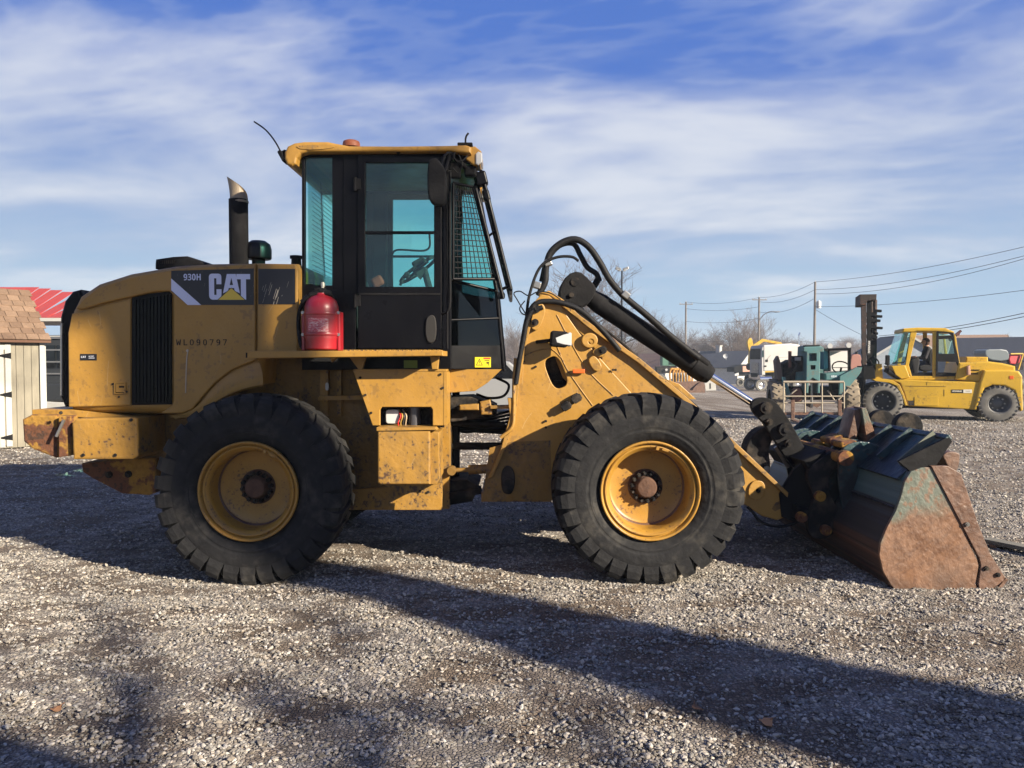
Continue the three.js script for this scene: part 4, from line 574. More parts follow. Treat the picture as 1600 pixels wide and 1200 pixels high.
  mesh('roof_recess', [slab(smoothPts(pts('463,229 470,227.5 518,227 523,229.5 516,232 470,233', 0.803), 3), 0.806, 0.01, 0.003)], M.yellowDirty, cab);
  mesh('beacon', [lathe([[0, 0.032], [0.05, 0.030], [0.072, 0.02], [0.078, 0.0], [0.078, -0.03]], 28).translate(...P(549, 225, 0.1), 0.1)], std({ color: rgb(0.26, 0.075, 0.028), roughness: 0.6 }), cab);
  const lampBox = slab(pts('727,231 742,228 752,236 754,250 750,258 740,258 728,249', 0.74), 0.74, 0.2, 0.012, [], 3);
  mesh('work_lamp', [lampBox], M.yellow, cab); mesh('work_lamp', [flipZ(lampBox)], M.yellow, cab);
  both('lamp_lens', () => slab(pts('743,240 747,236 753.5,239 753.5,254 747,258 743,256', 0.752), 0.752, 0.22, 0.01), M.lens);
  mesh('rear_lamp', [rbox(0.035, 0.1, 0.12, ...P(443, 246, 0.72), 0.72, 0.012, 0.5), rbox(0.05, 0.07, 0.1, ...P(447, 243, 0.70), 0.70, 0.012, 0.5)], M.blackMatte, cab);
  mesh('antenna', [tube([V(441, 246, 0.76), V(437, 234, 0.76), V(427, 217, 0.76), V(414, 202, 0.76), V(397, 190, 0.76)], 0.007, 6)], M.hose, cab);
  mesh('aerial_stub', [tube([V(727.5, 226, 0.3), V(727.5, 217, 0.3), V(729, 212, 0.3), V(732, 208, 0.3)], 0.009, 6), rbox(0.13, 0.025, 0.1, ...P(727, 227, 0.4), 0.4, 0.008)], M.blackMatte, cab);
  // mirror and the clutter of brackets and wiring at the front corner
  mesh('mirror', [slab(smoothPts(pts('671,249 680,246 690,256 696,268 697,300 694,318 684,321 672,314 668,298 668,262', 0.98), 3), 0.98, 0.09, 0.018, [], 3)], M.blackMatte, cab);
  mesh('mirror_arm', [tube([V(690, 280, 0.94), V(697, 262, 0.88), V(703, 240, 0.76)], 0.012, 8), tube([V(690, 272, 0.94), V(694, 244, 0.86), V(712, 236, 0.74)], 0.010, 8)], M.blackMatte, cab);
  mesh('light_bracket', [rbox(0.10, 0.09, 0.10, ...P(735, 268, 0.66), 0.66, 0.02), rbox(0.16, 0.05, 0.05, ...P(722, 248, 0.7), 0.7, 0.01, -0.3), cyl(V(704, 240, 0.72), V(728, 262, 0.7), 0.022), disc(...P(704, 245, 0.75), 0.76, 0.035, 0.05, 14), rbox(0.09, 0.14, 0.05, ...P(712, 266, 0.68), 0.68, 0.015)], M.blackMatte, cab);
  mesh('bracket_wire', [tube([V(712, 236, 0.78), V(709, 244, 0.80), V(714, 252, 0.8), V(724, 250, 0.79), V(730, 243, 0.78)], 0.006, 6), tube([V(700, 236, 0.78), V(694, 250, 0.8), V(697, 264, 0.8), V(705, 268, 0.78)], 0.006, 6), tube([V(716, 240, 0.77), V(722, 258, 0.78), V(716, 270, 0.76), V(707, 262, 0.78)], 0.005, 6)], M.hose, cab);
  // guard over the corner glass, bar by bar, and guard in front of the windscreen
  const gz = z + 0.03, G = [V(708, 286, gz), V(739, 292, 0.60), V(776, 436, 0.58), V(708, 436, gz)];
  const sg = grp('corner_guard', cab);
  const bil = (u, v) => G[0].clone().lerp(G[1], u).lerp(G[3].clone().lerp(G[2], u), v);
  sg.name = 'corner_guard';
  const frame = [cyl(G[0], G[1], 0.014, 0.014, 6), cyl(G[1], G[2], 0.014, 0.014, 6), cyl(G[2], G[3], 0.014, 0.014, 6), cyl(G[3], G[0], 0.014, 0.014, 6)];
  cab.remove(sg); mesh('guard_frame', frame, M.black, cab);
  mesh('guard_mesh', [...Array.from({ length: 8 }, (_, k) => cyl(bil((k + 1) / 9, 0), bil((k + 1) / 9, 1), 0.004, 0.004, 5)), ...Array.from({ length: 16 }, (_, k) => cyl(bil(0, (k + 1) / 17), bil(1, (k + 1) / 17), 0.004, 0.004, 5))], M.black, cab);
  const w0 = V(752, 268, 0.62), w1 = V(798, 452, 0.62), fr = (t, s) => { const v = w0.clone().lerp(w1, t); v.z = 0.62 - s * 1.24; return v; };
  mesh('front_guard_frame', [cyl(fr(0, 0), fr(1, 0), 0.018, 0.018, 8), cyl(fr(0, 1), fr(1, 1), 0.018, 0.018, 8), cyl(fr(0, 0), fr(0, 1), 0.016, 0.016, 8), cyl(fr(1, 0), fr(1, 1), 0.016, 0.016, 8), cyl(V(742, 290, 0.6), V(786, 466, 0.6), 0.018, 0.018, 8), cyl(V(742, 290, 0.6), fr(0.02, 0), 0.014, 0.014, 6), cyl(V(784, 452, 0.6), fr(0.97, 0), 0.014, 0.014, 6), cyl(V(762, 370, 0.6), fr(0.5, 0), 0.011, 0.011, 6), rbox(0.10, 0.12, 0.09, ...P(752, 280, 0.6), 0.6, 0.02, 0.25), rbox(0.06, 0.10, 0.08, ...P(760, 306, 0.6), 0.6, 0.02, 0.25)], M.black, cab);
  mesh('front_guard_mesh', [...Array.from({ length: 14 }, (_, k) => cyl(fr((k + 0.5) / 14, 0), fr((k + 0.5) / 14, 1), 0.004, 0.004, 5)), ...Array.from({ length: 12 }, (_, k) => cyl(fr(0, (k + 0.5) / 12), fr(1, (k + 0.5) / 12), 0.004, 0.004, 5))], M.black, cab);
  mesh('wiper_motor', [rbox(0.08, 0.06, 0.08, ...P(782, 462, 0.3), 0.3, 0.02)], M.blackMatte, cab);
}
{
  // fire extinguisher in its bracket on the platform
  const z = 1.0, c = P(503, 548, z), R = (P(530, 500, z)[0] - P(477, 500, z)[0]) / 2, h = (a) => P(503, a, z)[1] - c[1];
  const fe = thing('fire_extinguisher', 'fat red fire extinguisher standing on the yellow platform beside the cab', 'fire extinguisher', [c[0], c[1], z]);
  mesh('tank', [lathe([[0, 0.004], [R * 0.9, 0.004], [R * 0.94, 0.02], [R * 0.94, h(531)], [R, h(528)], [R, h(490)], [R * 0.985, h(483)], [R * 0.97, h(479)], [R * 0.86, h(470)], [R * 0.6, h(464)], [R * 0.3, h(461)], [R * 0.28, h(458)]], 48)], M.red, fe);
  mesh('band', [lathe([[R + 0.003, 0], [R + 0.007, 0.003], [R + 0.007, 0.022], [R + 0.003, 0.025]], 40).translate(0, h(525), 0), lathe([[R + 0.003, 0], [R + 0.007, 0.003], [R + 0.007, 0.018], [R + 0.003, 0.021]], 40).translate(0, h(493), 0)], M.red, fe);
  for (const s of [-1, 1]) mesh('bracket_arm', [rbox(0.024, h(487), 0.12, s * (R + 0.006), h(487) / 2, -0.03, 0.006)], M.red, fe);
  for (const s of [-1, 1]) for (const b of [489, 523]) mesh('bolt', [disc(s * (R + 0.006), h(b), 0.036, 0.013, 0.014, 8)], M.steel, fe);
  const lab = canvasTex(256, 192, (c2) => { c2.fillStyle = '#b0424a'; c2.fillRect(0, 0, 256, 192); const r = rng(8); c2.fillStyle = '#c9b4ae'; for (let k = 0; k < 420; k++) { c2.globalAlpha = 0.25 + r() * 0.5; c2.fillRect(r() * 256, r() * 192, 4 + r() * 34, 2 + r() * 7); } c2.globalAlpha = 0.6; c2.fillStyle = '#8c2c38'; for (let y = 0; y < 7; y++) c2.fillRect(14, 20 + y * 25, 60 + r() * 160, 4); });
  const lg = new THREE.CylinderGeometry(R + 0.0025, R + 0.0025, h(498) - h(519), 24, 1, true, -0.62, 1.24); lg.translate(0, (h(498) + h(519)) / 2, 0);
  mesh('label', [lg], std({ map: lab, roughness: 0.5 }), fe, 'own');
  mesh('valve', [cyl([0, h(462), 0], [0, h(452), 0], 0.03), cyl([0.0, h(456), 0], [-0.09, h(462), 0.02], 0.022), cyl([0, h(456), 0], [0.075, h(460), 0], 0.03, 0.026), rbox(0.09, 0.03, 0.05, -0.01, h(453), 0, 0.01), tube([[0.05, h(455), 0], [0.08, h(463), -0.02], [0.1, h(475), -0.05]], 0.012, 7)], M.blackMatte, fe);
  mesh('gauge_stem', [cyl([0.01, h(455), 0], [0.01, h(441), 0], 0.013), cyl([0.012, h(448), 0], [0.012, h(442), 0], 0.017)], std({ color: rgb(0.45, 0.42, 0.35), metalness: 0.7, roughness: 0.35 }), fe);
  mesh('hose', [tube([[-0.08, h(462), 0.02], [-0.135, h(470), 0.02], [-0.185, h(490), -0.02], [-0.195, h(515), -0.04], [-0.175, h(540), -0.04], [-0.15, h(546), -0.03]], 0.017, 8, 40), cyl([-0.10, h(464), 0.02], [-0.15, h(473), 0.02], 0.024, 0.022)], M.hose, fe);
}
// ---------------------------------------------------------------- yard and background
// outline points read on a thing's own upright plane (local z = zl), then built in the thing's own axes
function localPlane(o, sx = 0, sy = 0, sc = 1) {
  const th = o.rotation.y, n = [Math.sin(th), Math.cos(th)], t = [Math.cos(th), -Math.sin(th)];
  const one = (X, Y, zl) => {
    const px = sx + X / sc, py = sy + Y / sc, u = (px - 800) / F, v = -(py - 600) / F, dy = v * CT - ST, dz = -v * ST - CT;
    const k = ((o.position.x - 0) * n[0] + (o.position.z - CAMZ) * n[1] + zl) / (u * n[0] + dz * n[1]);
    const wx = u * k - o.position.x, wz = CAMZ + dz * k - o.position.z; return [wx * t[0] + wz * t[1], CAMH + dy * k - o.position.y];
  };
  const f = (s, zl) => s.trim().split(/\s+/).map((q) => { const [a, b] = q.split(',').map(Number); return one(a, b, zl); });
  f.at = one; return f;
}
const onGround = (px, depth) => [(px - 800) / F * depth, fall(depth), CAMZ - depth];
const woodTex = dataTex(512, (u, v) => { const g = fbm(u, v * 0.12, 40, 4, 201), n = fbm(u, v, 5, 4, 203); const s = 0.13 + 0.06 * g + 0.07 * n; return [s, s * 0.90, s * 0.68]; }, { metres: 1.4 });
M.siding = std({ map: woodTex, roughness: 0.8 });
M.trim = std({ map: paintTex([0.36, 0.36, 0.34], { dirt: 0.2, chips: 0.1, scr: 0.1, seed: 21, dirtCol: [0.35, 0.32, 0.26] }), roughness: 0.6 });
const shTex = (s, base) => std({ map: dataTex(256, (u, v) => { const n = fbm(u, v, 40, 3, s), m = fbm(u, v, 4, 3, s + 1); return base.map((b) => b * (0.6 + 0.5 * n + 0.35 * m)); }, { metres: 0.8 }), roughness: 0.95 });
const shingles = [shTex(301, [0.155, 0.100, 0.064]), shTex(303, [0.135, 0.085, 0.054]), shTex(305, [0.178, 0.116, 0.075])];
{
  // garden shed
  const o = thing('garden_shed', 'small tan wooden shed with brown shingled barn roof and white trim', 'shed', [-9.46, 0, -8.34], 50 * Math.PI / 180), r = rng(61);
  const W = 3.4, D = 2.6, H = 2.16;
  mesh('core', [box(W - 0.04, H, D - 0.04, -W / 2, H / 2, -D / 2 - 0.03)], M.siding, o);
  for (let k = 0; k < 24; k++) { const w = 0.135; mesh('board', [rbox(w - 0.006, H - 0.02, 0.022, -0.10 - w / 2 - k * w, H / 2, 0.0, 0.004)], M.siding, o); }
  for (let k = 0; k < 16; k++) { const w = 0.15; mesh('board', [rbox(0.022, H - 0.02, w - 0.010, -0.0, H / 2, -0.12 - w / 2 - k * w, 0.004)], M.siding, o); }
  mesh('corner_trim', [rbox(0.09, H, 0.03, -0.045, H / 2, 0.018, 0.004), rbox(0.03, H, 0.09, 0.018, H / 2, -0.045, 0.004)], M.trim, o);
  const door = grp('door', o); const dx = -0.60;
  mesh('door_leaf', [box(1.1, 1.86, 0.03, dx - 0.62, 1.0, 0.012)], M.siding, door);
  mesh('door_trim', [rbox(0.10, 2.0, 0.03, dx - 0.05, 1.04, 0.032, 0.004), rbox(1.2, 0.10, 0.03, dx - 0.70, 1.98, 0.032, 0.004), rbox(0.09, 1.9, 0.03, dx - 0.17, 0.98, 0.034, 0.004)], M.trim, door);
  for (const y of [1.82, 1.06, 0.22]) mesh('hinge', [slab([[dx - 0.2, y + 0.015], [dx - 0.04, y + 0.05], [dx + 0.0, y + 0.06], [dx + 0.0, y - 0.06], [dx - 0.04, y - 0.05], [dx - 0.2, y - 0.015]], 0.058, 0.012)], M.blackMatte, door);
  // lower, steep roof slope: course upon course of single shingles
  const roof = grp('roof', o), z0 = 0.14, y0 = H - 0.02, z1 = -1.0, y1 = H + 1.02, nC = 9, L = Math.hypot(z1 - z0, y1 - y0), a = Math.atan2(y1 - y0, z0 - z1);
  mesh('roof_deck', [slab([[z0 - 0.02, y0 - 0.03], [z1, y1 - 0.03], [-D / 2, y1 + 0.04], [-D - 0.0 - z1 - 0.0, y1 - 0.03], [-D - z0, y0 - 0.03]], 0, W + 0.10).rotateY(-Math.PI / 2).translate(-W - 0.04, 0, 0)], shingles[1], roof);
  for (let c = 0; c < nC; c++) for (let k = 0; k < 17; k++) { const w = 0.21, x = 0.08 - w / 2 - k * w - (c % 2) * w / 2 + (c % 2 ? 0.05 : 0), t = (c + 0.5) / nC, ww = c % 2 && k === 0 ? w : w; mesh('shingle', [rbox(ww - 0.008, L / nC + 0.04, 0.018, 0, 0, 0, 0.004).rotateX(-(Math.PI / 2 - a) - 0.06).translate(x, y0 + (y1 - y0) * t + 0.012 + r() * 0.004, z0 + (z1 - z0) * t + 0.016)], shingles[(r() * 3) | 0], roof); }
  mesh('fascia', [rbox(W + 0.14, 0.05, 0.03, -W / 2 + 0.01, y0 - 0.035, z0 - 0.0, 0.004)], std({ color: rgb(0.10, 0.05, 0.03), roughness: 0.9 }), roof);
}
{
  // red-roofed building behind the shed
  const o = thing('red_roofed_barn', 'long white building with bright red metal roof behind the shed', 'building', onGround(20, 38)), q = localPlane(o);
  mesh('wall', [box(16, 4.1, 6, -1, 2.05, -3.2)], M.trim, o);
  const redM = std({ map: paintTex([0.33, 0.040, 0.030], { dirt: 0.2, chips: 0.1, scr: 0.1, seed: 31, metres: 4, dirtCol: [0.2, 0.05, 0.04] }), roughness: 0.55 });
  const ridge = 5.95, eave = 4.15, roof = grp('roof', o);
  for (let k = 0; k < 24; k++) { const x = -9.4 + k * 0.62; const top = Math.max(eave + 0.25, ridge - Math.max(0, x + 0.6) * 0.14 - Math.max(0, x - 1.1) * 0.22); const Lz = 3.4, an = Math.atan2(top - eave, Lz), L = Math.hypot(Lz, top - eave); mesh('roof_panel', [box(0.619, 0.03, L, 0, 0, 0).rotateX(an).translate(x, (top + eave) / 2, -1.2), box(0.025, 0.03, L, 0, 0.012, 0).rotateX(an).translate(x + 0.3, (top + eave) / 2, -1.2)], redM, roof); }
  mesh('fascia', [box(15.5, 0.16, 0.05, -1.6, eave - 0.1, 0.52)], M.trim, roof);
  for (let k = 0; k < 5; k++) { const w = grp('window', o); mesh('frame', [rbox(1.5, 1.2, 0.1, -6 + k * 2.6, 2.4, -0.16, 0.01)], M.trim, w); mesh('pane', [box(1.3, 1.0, 0.04, -6 + k * 2.6, 2.4, -0.10)], M.darkGlass, w); }
}
{
  // dark truck parked between shed and loader
  const o = thing('dark_truck', 'dark parked truck with tall windscreen and white bumper beside the shed', 'truck', onGround(84, 21)), q = localPlane(o);
  const body = std({ color: rgb(0.02, 0.022, 0.024), roughness: 0.4 });
  mesh('body', [rbox(2.3, 1.8, 4.5, 0.3, 1.5, -2.4, 0.1), rbox(2.4, 0.5, 4.4, 0.3, 0.85, -2.3, 0.06)], body, o);
  mesh('windscreen', [rbox(2.1, 0.28, 0.06, 0.3, 2.56, -0.12, 0.03)], new THREE.MeshPhysicalMaterial({ color: rgb(0.20, 0.28, 0.4), roughness: 0.1, clearcoat: 1 }), o);
  for (let k = 0; k < 4; k++) mesh('window_bar', [box(2.2, 0.04, 0.05, 0.3, 2.36 - k * 0.33, -0.12)], M.steel, o);
  for (let k = 0; k < 5; k++) mesh('window_pane', [box(0.34, 0.62, 0.04, -0.62 + k * 0.42, 1.85, -0.125)], M.darkGlass, o);
  mesh('bumper', [slab(smoothPts([[-0.9, 0.56], [-0.3, 0.60], [0.0, 0.58], [0.6, 0.58], [1.4, 0.60], [1.5, 0.36], [0.9, 0.34], [0.35, 0.42], [0.1, 0.30], [-0.1, 0.30], [-0.35, 0.42], [-0.8, 0.4]], 3), -0.02, 0.2, 0.02)], M.trim, o);
  for (const x of [-0.6, 1.1]) { const w = grp('wheel', o); mesh('tyre', [lathe([[0.28, -0.14], [0.44, -0.14], [0.48, -0.1], [0.48, 0.1], [0.44, 0.14], [0.28, 0.14]], 28, 'x').translate(x, 0.48, -0.9)], M.rubber, w); mesh('rim', [lathe([[0, 0.1], [0.2, 0.12], [0.28, 0.1]], 20, 'x').translate(x, 0.48, -0.9)], M.steel, w); }
  for (const x of [-0.5, 1.1]) mesh('headlight', [disc(x, 1.0, -0.12, 0.14, 0.06, 20)], M.lens, o);
}
// a plain road tyre and rim about local z
function roadWheel(parent, x, y, z, r, w, rimMat, hubR = 0.55) {
  const g = grp('wheel', parent); g.position.set(x, y, z);
  mesh('tyre', [lathe([[r * hubR, -w * 0.06], [r * 0.66, 0], [r * 0.9, -w * 0.03], [r * 0.985, -w * 0.10], [r, -w * 0.18], [r, -w * 0.82], [r * 0.985, -w * 0.9], [r * 0.9, -w * 0.97], [r * 0.66, -w], [r * hubR, -w * 0.94]], 44, 'z'), ...Array.from({ length: 26 }, (_, k) => { const a = k / 26 * Math.PI * 2; return box(r * 0.04, r * 0.13, w * 0.5, 0, 0, 0).rotateZ(0).translate(0, r * 0.965, -w * 0.22).rotateZ(a); })], M.tyreDust, g);
  mesh('rim', [lathe([[0, -w * 0.34], [r * hubR * 0.42, -w * 0.32], [r * hubR * 0.5, -w * 0.5], [r * hubR * 0.8, -w * 0.5], [r * hubR * 0.88, -w * 0.15], [r * hubR, -w * 0.04], [r * hubR * 1.04, -w * 0.08]], 36, 'z')], rimMat, g);
  for (let k = 0; k < 8; k++) { const a = k / 8 * Math.PI * 2; mesh('bolt', [disc(Math.cos(a) * r * hubR * 0.62, Math.sin(a) * r * hubR * 0.62, -w * 0.46, r * 0.045, w * 0.12, 6)], M.steel, g); }
  return g;
}
M.tyreDust = std({ map: dataTex(512, (u, v) => { const n = fbm(u, v, 6, 5, 221); const s = 0.06 + 0.11 * n; return [s * 1.05, s, s * 0.9]; }, { metres: 1 }), roughness: 0.95 });
M.flYellow = std({ map: paintTex([0.50, 0.305, 0.018], { dirt: 0.32, chips: 0.3, scr: 0.4, seed: 24, metres: 2.4 }), roughness: 0.45 });
M.mast = std({ map: paintTex([0.03, 0.022, 0.02], { dirt: 0.4, chips: 0.8, chipCol: [0.14, 0.06, 0.035], scr: 0.4, seed: 26, metres: 1.2, dirtCol: [0.09, 0.045, 0.03] }), roughness: 0.8 });
M.teal = std({ map: paintTex([0.055, 0.15, 0.155], { dirt: 0.5, chips: 0.5, chipCol: [0.14, 0.09, 0.06], scr: 0.5, seed: 28, metres: 1.4, dirtCol: [0.10, 0.11, 0.09] }), roughness: 0.75 });
let forklift;
{
  // big yellow forklift, broadside, mast to the left
  const o = forklift = thing('forklift', 'large bright yellow forklift with black mast and a driver in its cab', 'forklift', [13.0, fall(23.2), -16.1], -18 * Math.PI / 180), Q = localPlane(o, 1330, 440, 5.2174);
  const Z = 0.95, body = grp('body', o);
  mesh('side_panel', [slab(Q('410,800 1090,820 1085,860 1010,1045 470,1015 455,990 430,905 400,830 330,805 300,800', Z), Z, 2 * Z, 0.03)], M.flYellow, body);
  mesh('hood', [slab(Q('850,790 880,660 1120,650 1235,665 1340,690 1345,820 1060,825 850,800', Z - 0.1), Z - 0.1, 2 * Z - 0.2, 0.05, [], 3)], M.flYellow, body);
  mesh('counterweight', [slab(Q('1050,820 1085,720 1290,720 1370,730 1398,770 1402,1050 1380,1060 1372,960 1330,890 1250,850 1150,845 1090,870 1020,1045 1000,1045', Z + 0.05), Z + 0.05, 2 * Z + 0.1, 0.05, [], 3)], M.flYellow, body);
  mesh('hood_top', [slab(Q('935,660 938,612 1115,614 1118,660', 0.5), 0.5, 1.0, 0.03)], M.flYellow, body);
  mesh('step_box', [slab(Q('515,940 710,938 710,1012 515,1012', Z + 0.012), Z + 0.012, 0.03, 0.006)], M.flYellow, body);
  mesh('step_recess', [slab(Q('462,970 510,970 514,1010 470,1010', Z + 0.006), Z + 0.006, 0.01)], M.grime, body);
  mesh('door_seam', [slab(Q('614,820 617,820 617,845 614,845', Z + 0.005), Z + 0.005, 0.006), slab(Q('755,880 759,880 759,935 755,935', Z + 0.005), Z + 0.005, 0.006), slab(Q('440,850 770,855 770,858 440,853', Z + 0.005), Z + 0.005, 0.006)], M.grime, body);
  mesh('front_fender', [slab(Q('175,795 290,795 340,805 395,840 425,905 460,1010 440,1010 410,920 370,850 310,825 200,812', Z + 0.02), Z + 0.02, 0.7, 0.01)], M.flYellow, body);
  mesh('cowl', [slab(Q('330,690 440,680 480,780 410,795 360,760', 0.8), 0.8, 1.6, 0.02)], M.flYellow, body);
  mesh('front_bracket', [slab(Q('185,800 205,670 250,670 262,800', 0.7), 0.7, 0.3, 0.02)], M.flYellow, body);
  const lb = canvasTex(256, 48, (c) => { c.fillStyle = '#1b1b1b'; c.fillRect(0, 0, 148, 48); c.fillStyle = '#c9c6b8'; c.fillRect(148, 0, 108, 48); c.fillStyle = '#e8e4d0'; c.font = 'bold 26px sans-serif'; c.fillText('HYUNDAI', 10, 33); c.fillStyle = '#8a8270'; c.fillText('160D', 172, 33); });
  mesh('name_plate', [slab(Q('818,880 985,880 985,908 818,908', Z + 0.008), Z + 0.008, 0.012)], std({ map: lb, roughness: 0.5 }), body, 'fit');
  for (let k = 0; k < 8; k++) mesh('vent_slot', [slab(Q(`${980 + k * 9},716 ${984 + k * 9},716 ${980 + k * 9},728 ${976 + k * 9},728`, Z - 0.09), Z - 0.09, 0.012), slab(Q(`${975 + k * 8},742 ${979 + k * 8},742 ${976 + k * 8},758 ${972 + k * 8},758`, Z - 0.09), Z - 0.09, 0.012)], M.grime, body);
  mesh('tail_lamp', [slab(Q('1290,768 1325,768 1325,795 1290,795', Z + 0.06), Z + 0.06, 0.03, 0.006)], M.amber, body);
  mesh('bonnet_pad', [slab(Q('1240,668 1330,672 1352,690 1350,715 1240,710', 0.6), 0.6, 1.2, 0.03)], M.blackMatte, body);
  mesh('flood_lamp', [slab(Q('945,690 970,680 975,760 950,765', Z + 0.05), Z + 0.05, 0.14, 0.02)], std({ color: rgb(0.45, 0.25, 0.16), roughness: 0.6 }), body);
  mesh('exhaust', [cyl([...Q.at(800, 480, -0.4), -0.4], [...Q.at(895, 400, -0.4), -0.4], 0.05, 0.04)], M.blackMatte, o);
  mesh('rain_cap', [slab(Q('845,435 892,393 900,400 880,440', -0.1), -0.1, 0.12)], std({ color: rgb(0.10, 0.04, 0.04), roughness: 0.7 }), o);
  // cab
  const cab = grp('cab', o), cz = 0.74;
  const two = (n, g, m) => { mesh(n, [g], m, cab); mesh(n, [flipZ(g)], m, cab); };
  mesh('roof', [slab(Q('420,400 425,382 545,374 770,378 800,392 840,408 840,420 700,405 530,405 500,412 420,412', cz + 0.04), cz + 0.04, 2 * cz + 0.08, 0.03)], M.flYellow, cab);
  two('front_pillar', slab(Q('485,410 540,400 520,470 470,680 495,770 490,785 440,690', cz), cz, 0.08, 0.01), M.flYellow);
  two('middle_pillar', slab(Q('665,405 700,405 700,772 665,772', cz), cz, 0.08, 0.01), M.flYellow);
  two('rear_pillar', slab(Q('838,415 855,450 875,590 890,700 885,775 860,775 868,690 850,560', cz - 0.01), cz - 0.01, 0.08, 0.01), M.flYellow);
  two('sill', slab(Q('480,770 890,770 890,800 420,800', cz), cz, 0.08, 0.01), M.flYellow);
  const door = slab(Q('697,412 705,400 800,400 832,420 850,520 870,600 888,690 880,750 850,772 690,775', cz + 0.03), cz + 0.03, 0.05, 0.006, [Q('712,416 795,418 820,440 712,444', cz + 0.03), Q('712,468 828,464 848,590 712,590', cz + 0.03), Q('704,650 858,655 875,700 862,740 845,750 704,745', cz + 0.03)]);
  mesh('door', [door], M.blackMatte, cab);
  mesh('door_glass', [slab(Q('712,416 830,440 848,592 712,592', cz + 0.01), cz + 0.01, 0.005)], M.glass, cab);
  mesh('windscreen', [(() => { const a = Q.at(335, 675, 0.74), b = Q.at(425, 410, 0.7); return slab([a, b, [b[0] + 0.05, b[1]], [a[0] + 0.05, a[1]]], 0.72, 1.44); })()], M.glass, cab);
  two('screen_side', slab(Q('340,675 428,412 490,410 436,668', cz - 0.02), cz - 0.02, 0.006), M.glass);
  two('screen_frame', slab(Q('330,672 430,665 460,600 495,440 497,415 485,408 480,440 440,640 425,655 340,660', cz - 0.01), cz - 0.01, 0.03), M.blackMatte);
  mesh('cab_floor', [slab(Q('480,745 870,745 880,790 480,790', cz - 0.06), cz - 0.06, 2 * cz - 0.12)], M.blackMatte, cab);
  mesh('driver_seat', [slab(smoothPts(Q('636,560 660,548 672,600 668,690 660,700 640,690', 0.25), 3), 0.25, 0.5, 0.04), slab(smoothPts(Q('560,690 650,680 668,695 660,725 560,722', 0.25), 3), 0.25, 0.5, 0.04)], M.seat, cab);
  mesh('console', [slab(Q('490,640 545,610 560,640 545,760 495,760', 0.3), 0.3, 0.6, 0.03)], M.seat, cab);
  // mast, carriage, chains
  const mast = grp('mast', o);
  for (const z of [0.55, -0.45]) { mesh('rail', [slab(Q('82,190 84,104 125,104 125,690 140,700 140,780 92,780', z), z, 0.14, 0.008)], M.mast, mast); mesh('inner_rail', [slab(Q('128,150 160,150 160,480 205,460 205,640 175,690 130,690', z - 0.06), z - 0.06, 0.08, 0.006)], M.blackMatte, mast); }
  mesh('cross_head', [slab(Q('70,190 72,104 208,102 206,148 130,155 122,190', 0.6), 0.6, 1.2, 0.01)], M.mast, mast);
  for (const y of [250, 300, 350, 430, 560, 640]) mesh('cross_bar', [slab(Q(`110,${y} 205,${y} 205,${y + 28} 110,${y + 28}`, 0.45), 0.45, 0.9)], M.blackMatte, mast);
  mesh('lift_ram', [cyl([...Q.at(195, 150, 0.2), 0.2], [...Q.at(190, 700, 0.2), 0.2], 0.06), cyl([...Q.at(165, 150, -0.1), -0.1], [...Q.at(168, 700, -0.1), -0.1], 0.05)], M.mast, mast);
  for (const [y, w] of [[225, 250], [270, 255], [305, 240], [365, 258], [410, 220], [440, 215]]) mesh('hose_reel', [slab(Q(`195,${y} ${w},${y + 4} ${w},${y + 22} 195,${y + 20}`, 0.3), 0.3, 0.3, 0.01)], M.blackMatte, mast);
  const ml = canvasTex(64, 256, (c) => { c.fillStyle = '#141414'; c.fillRect(0, 0, 64, 256); c.fillStyle = '#e9e6df'; c.font = 'bold 46px sans-serif'; c.save(); c.translate(16, 10); c.rotate(Math.PI / 2); c.scale(1.02, 1); c.fillText('HYUNDAI', 0, -2); c.restore(); });
  mesh('mast_lettering', [slab(Q('130,478 160,478 160,600 130,600', 0.56), 0.56, 0.02)], std({ map: ml, roughness: 0.6 }), mast, 'fit');
  mesh('carriage', [slab(Q('95,690 190,690 200,790 120,800 105,1010 92,1010', 0.75), 0.75, 1.5, 0.02), slab(Q('60,780 110,780 110,950 60,950', 0.6), 0.6, 0.2)], M.blackMatte, mast);
  mesh('tilt_ram', [cyl([...Q.at(275, 715, 0.72), 0.72], [...Q.at(400, 790, 0.72), 0.72], 0.075)], M.blackMatte, mast);
  mesh('hose_loop', [tube([[...Q.at(150, 640, 0.5), 0.5], [...Q.at(175, 690, 0.62), 0.62], [...Q.at(150, 720, 0.6), 0.6], [...Q.at(130, 680, 0.5), 0.5]], 0.025, 6), tube([[...Q.at(185, 610, 0.5), 0.5], [...Q.at(225, 660, 0.6), 0.6], [...Q.at(205, 720, 0.6), 0.6]], 0.025, 6)], M.hose, mast);
  mesh('front_lamp', [rbox(0.12, 0.3, 0.12, ...Q.at(296, 640, 0.8), 0.8, 0.03), cyl([...Q.at(296, 670, 0.8), 0.8], [...Q.at(310, 740, 0.8), 0.8], 0.02)], M.blackMatte, o);
  const rimDark = std({ color: rgb(0.012, 0.013, 0.018), roughness: 0.7 }), rimGrey = std({ color: rgb(0.10, 0.10, 0.10), roughness: 0.6, metalness: 0.4 });
  const f1 = Q.at(262, 985, Z + 0.02), r1 = Q.at(1205, 1005, Z + 0.02);
  roadWheel(o, f1[0], 0.53, Z + 0.05, 0.54, 0.42, rimDark, 0.6); roadWheel(o, r1[0], 0.515, Z + 0.05, 0.52, 0.38, rimGrey, 0.55);
  roadWheel(o, f1[0], 0.53, -Z + 0.3, 0.54, 0.42, rimDark, 0.6); roadWheel(o, r1[0], 0.515, -Z + 0.3, 0.52, 0.38, rimGrey, 0.55);
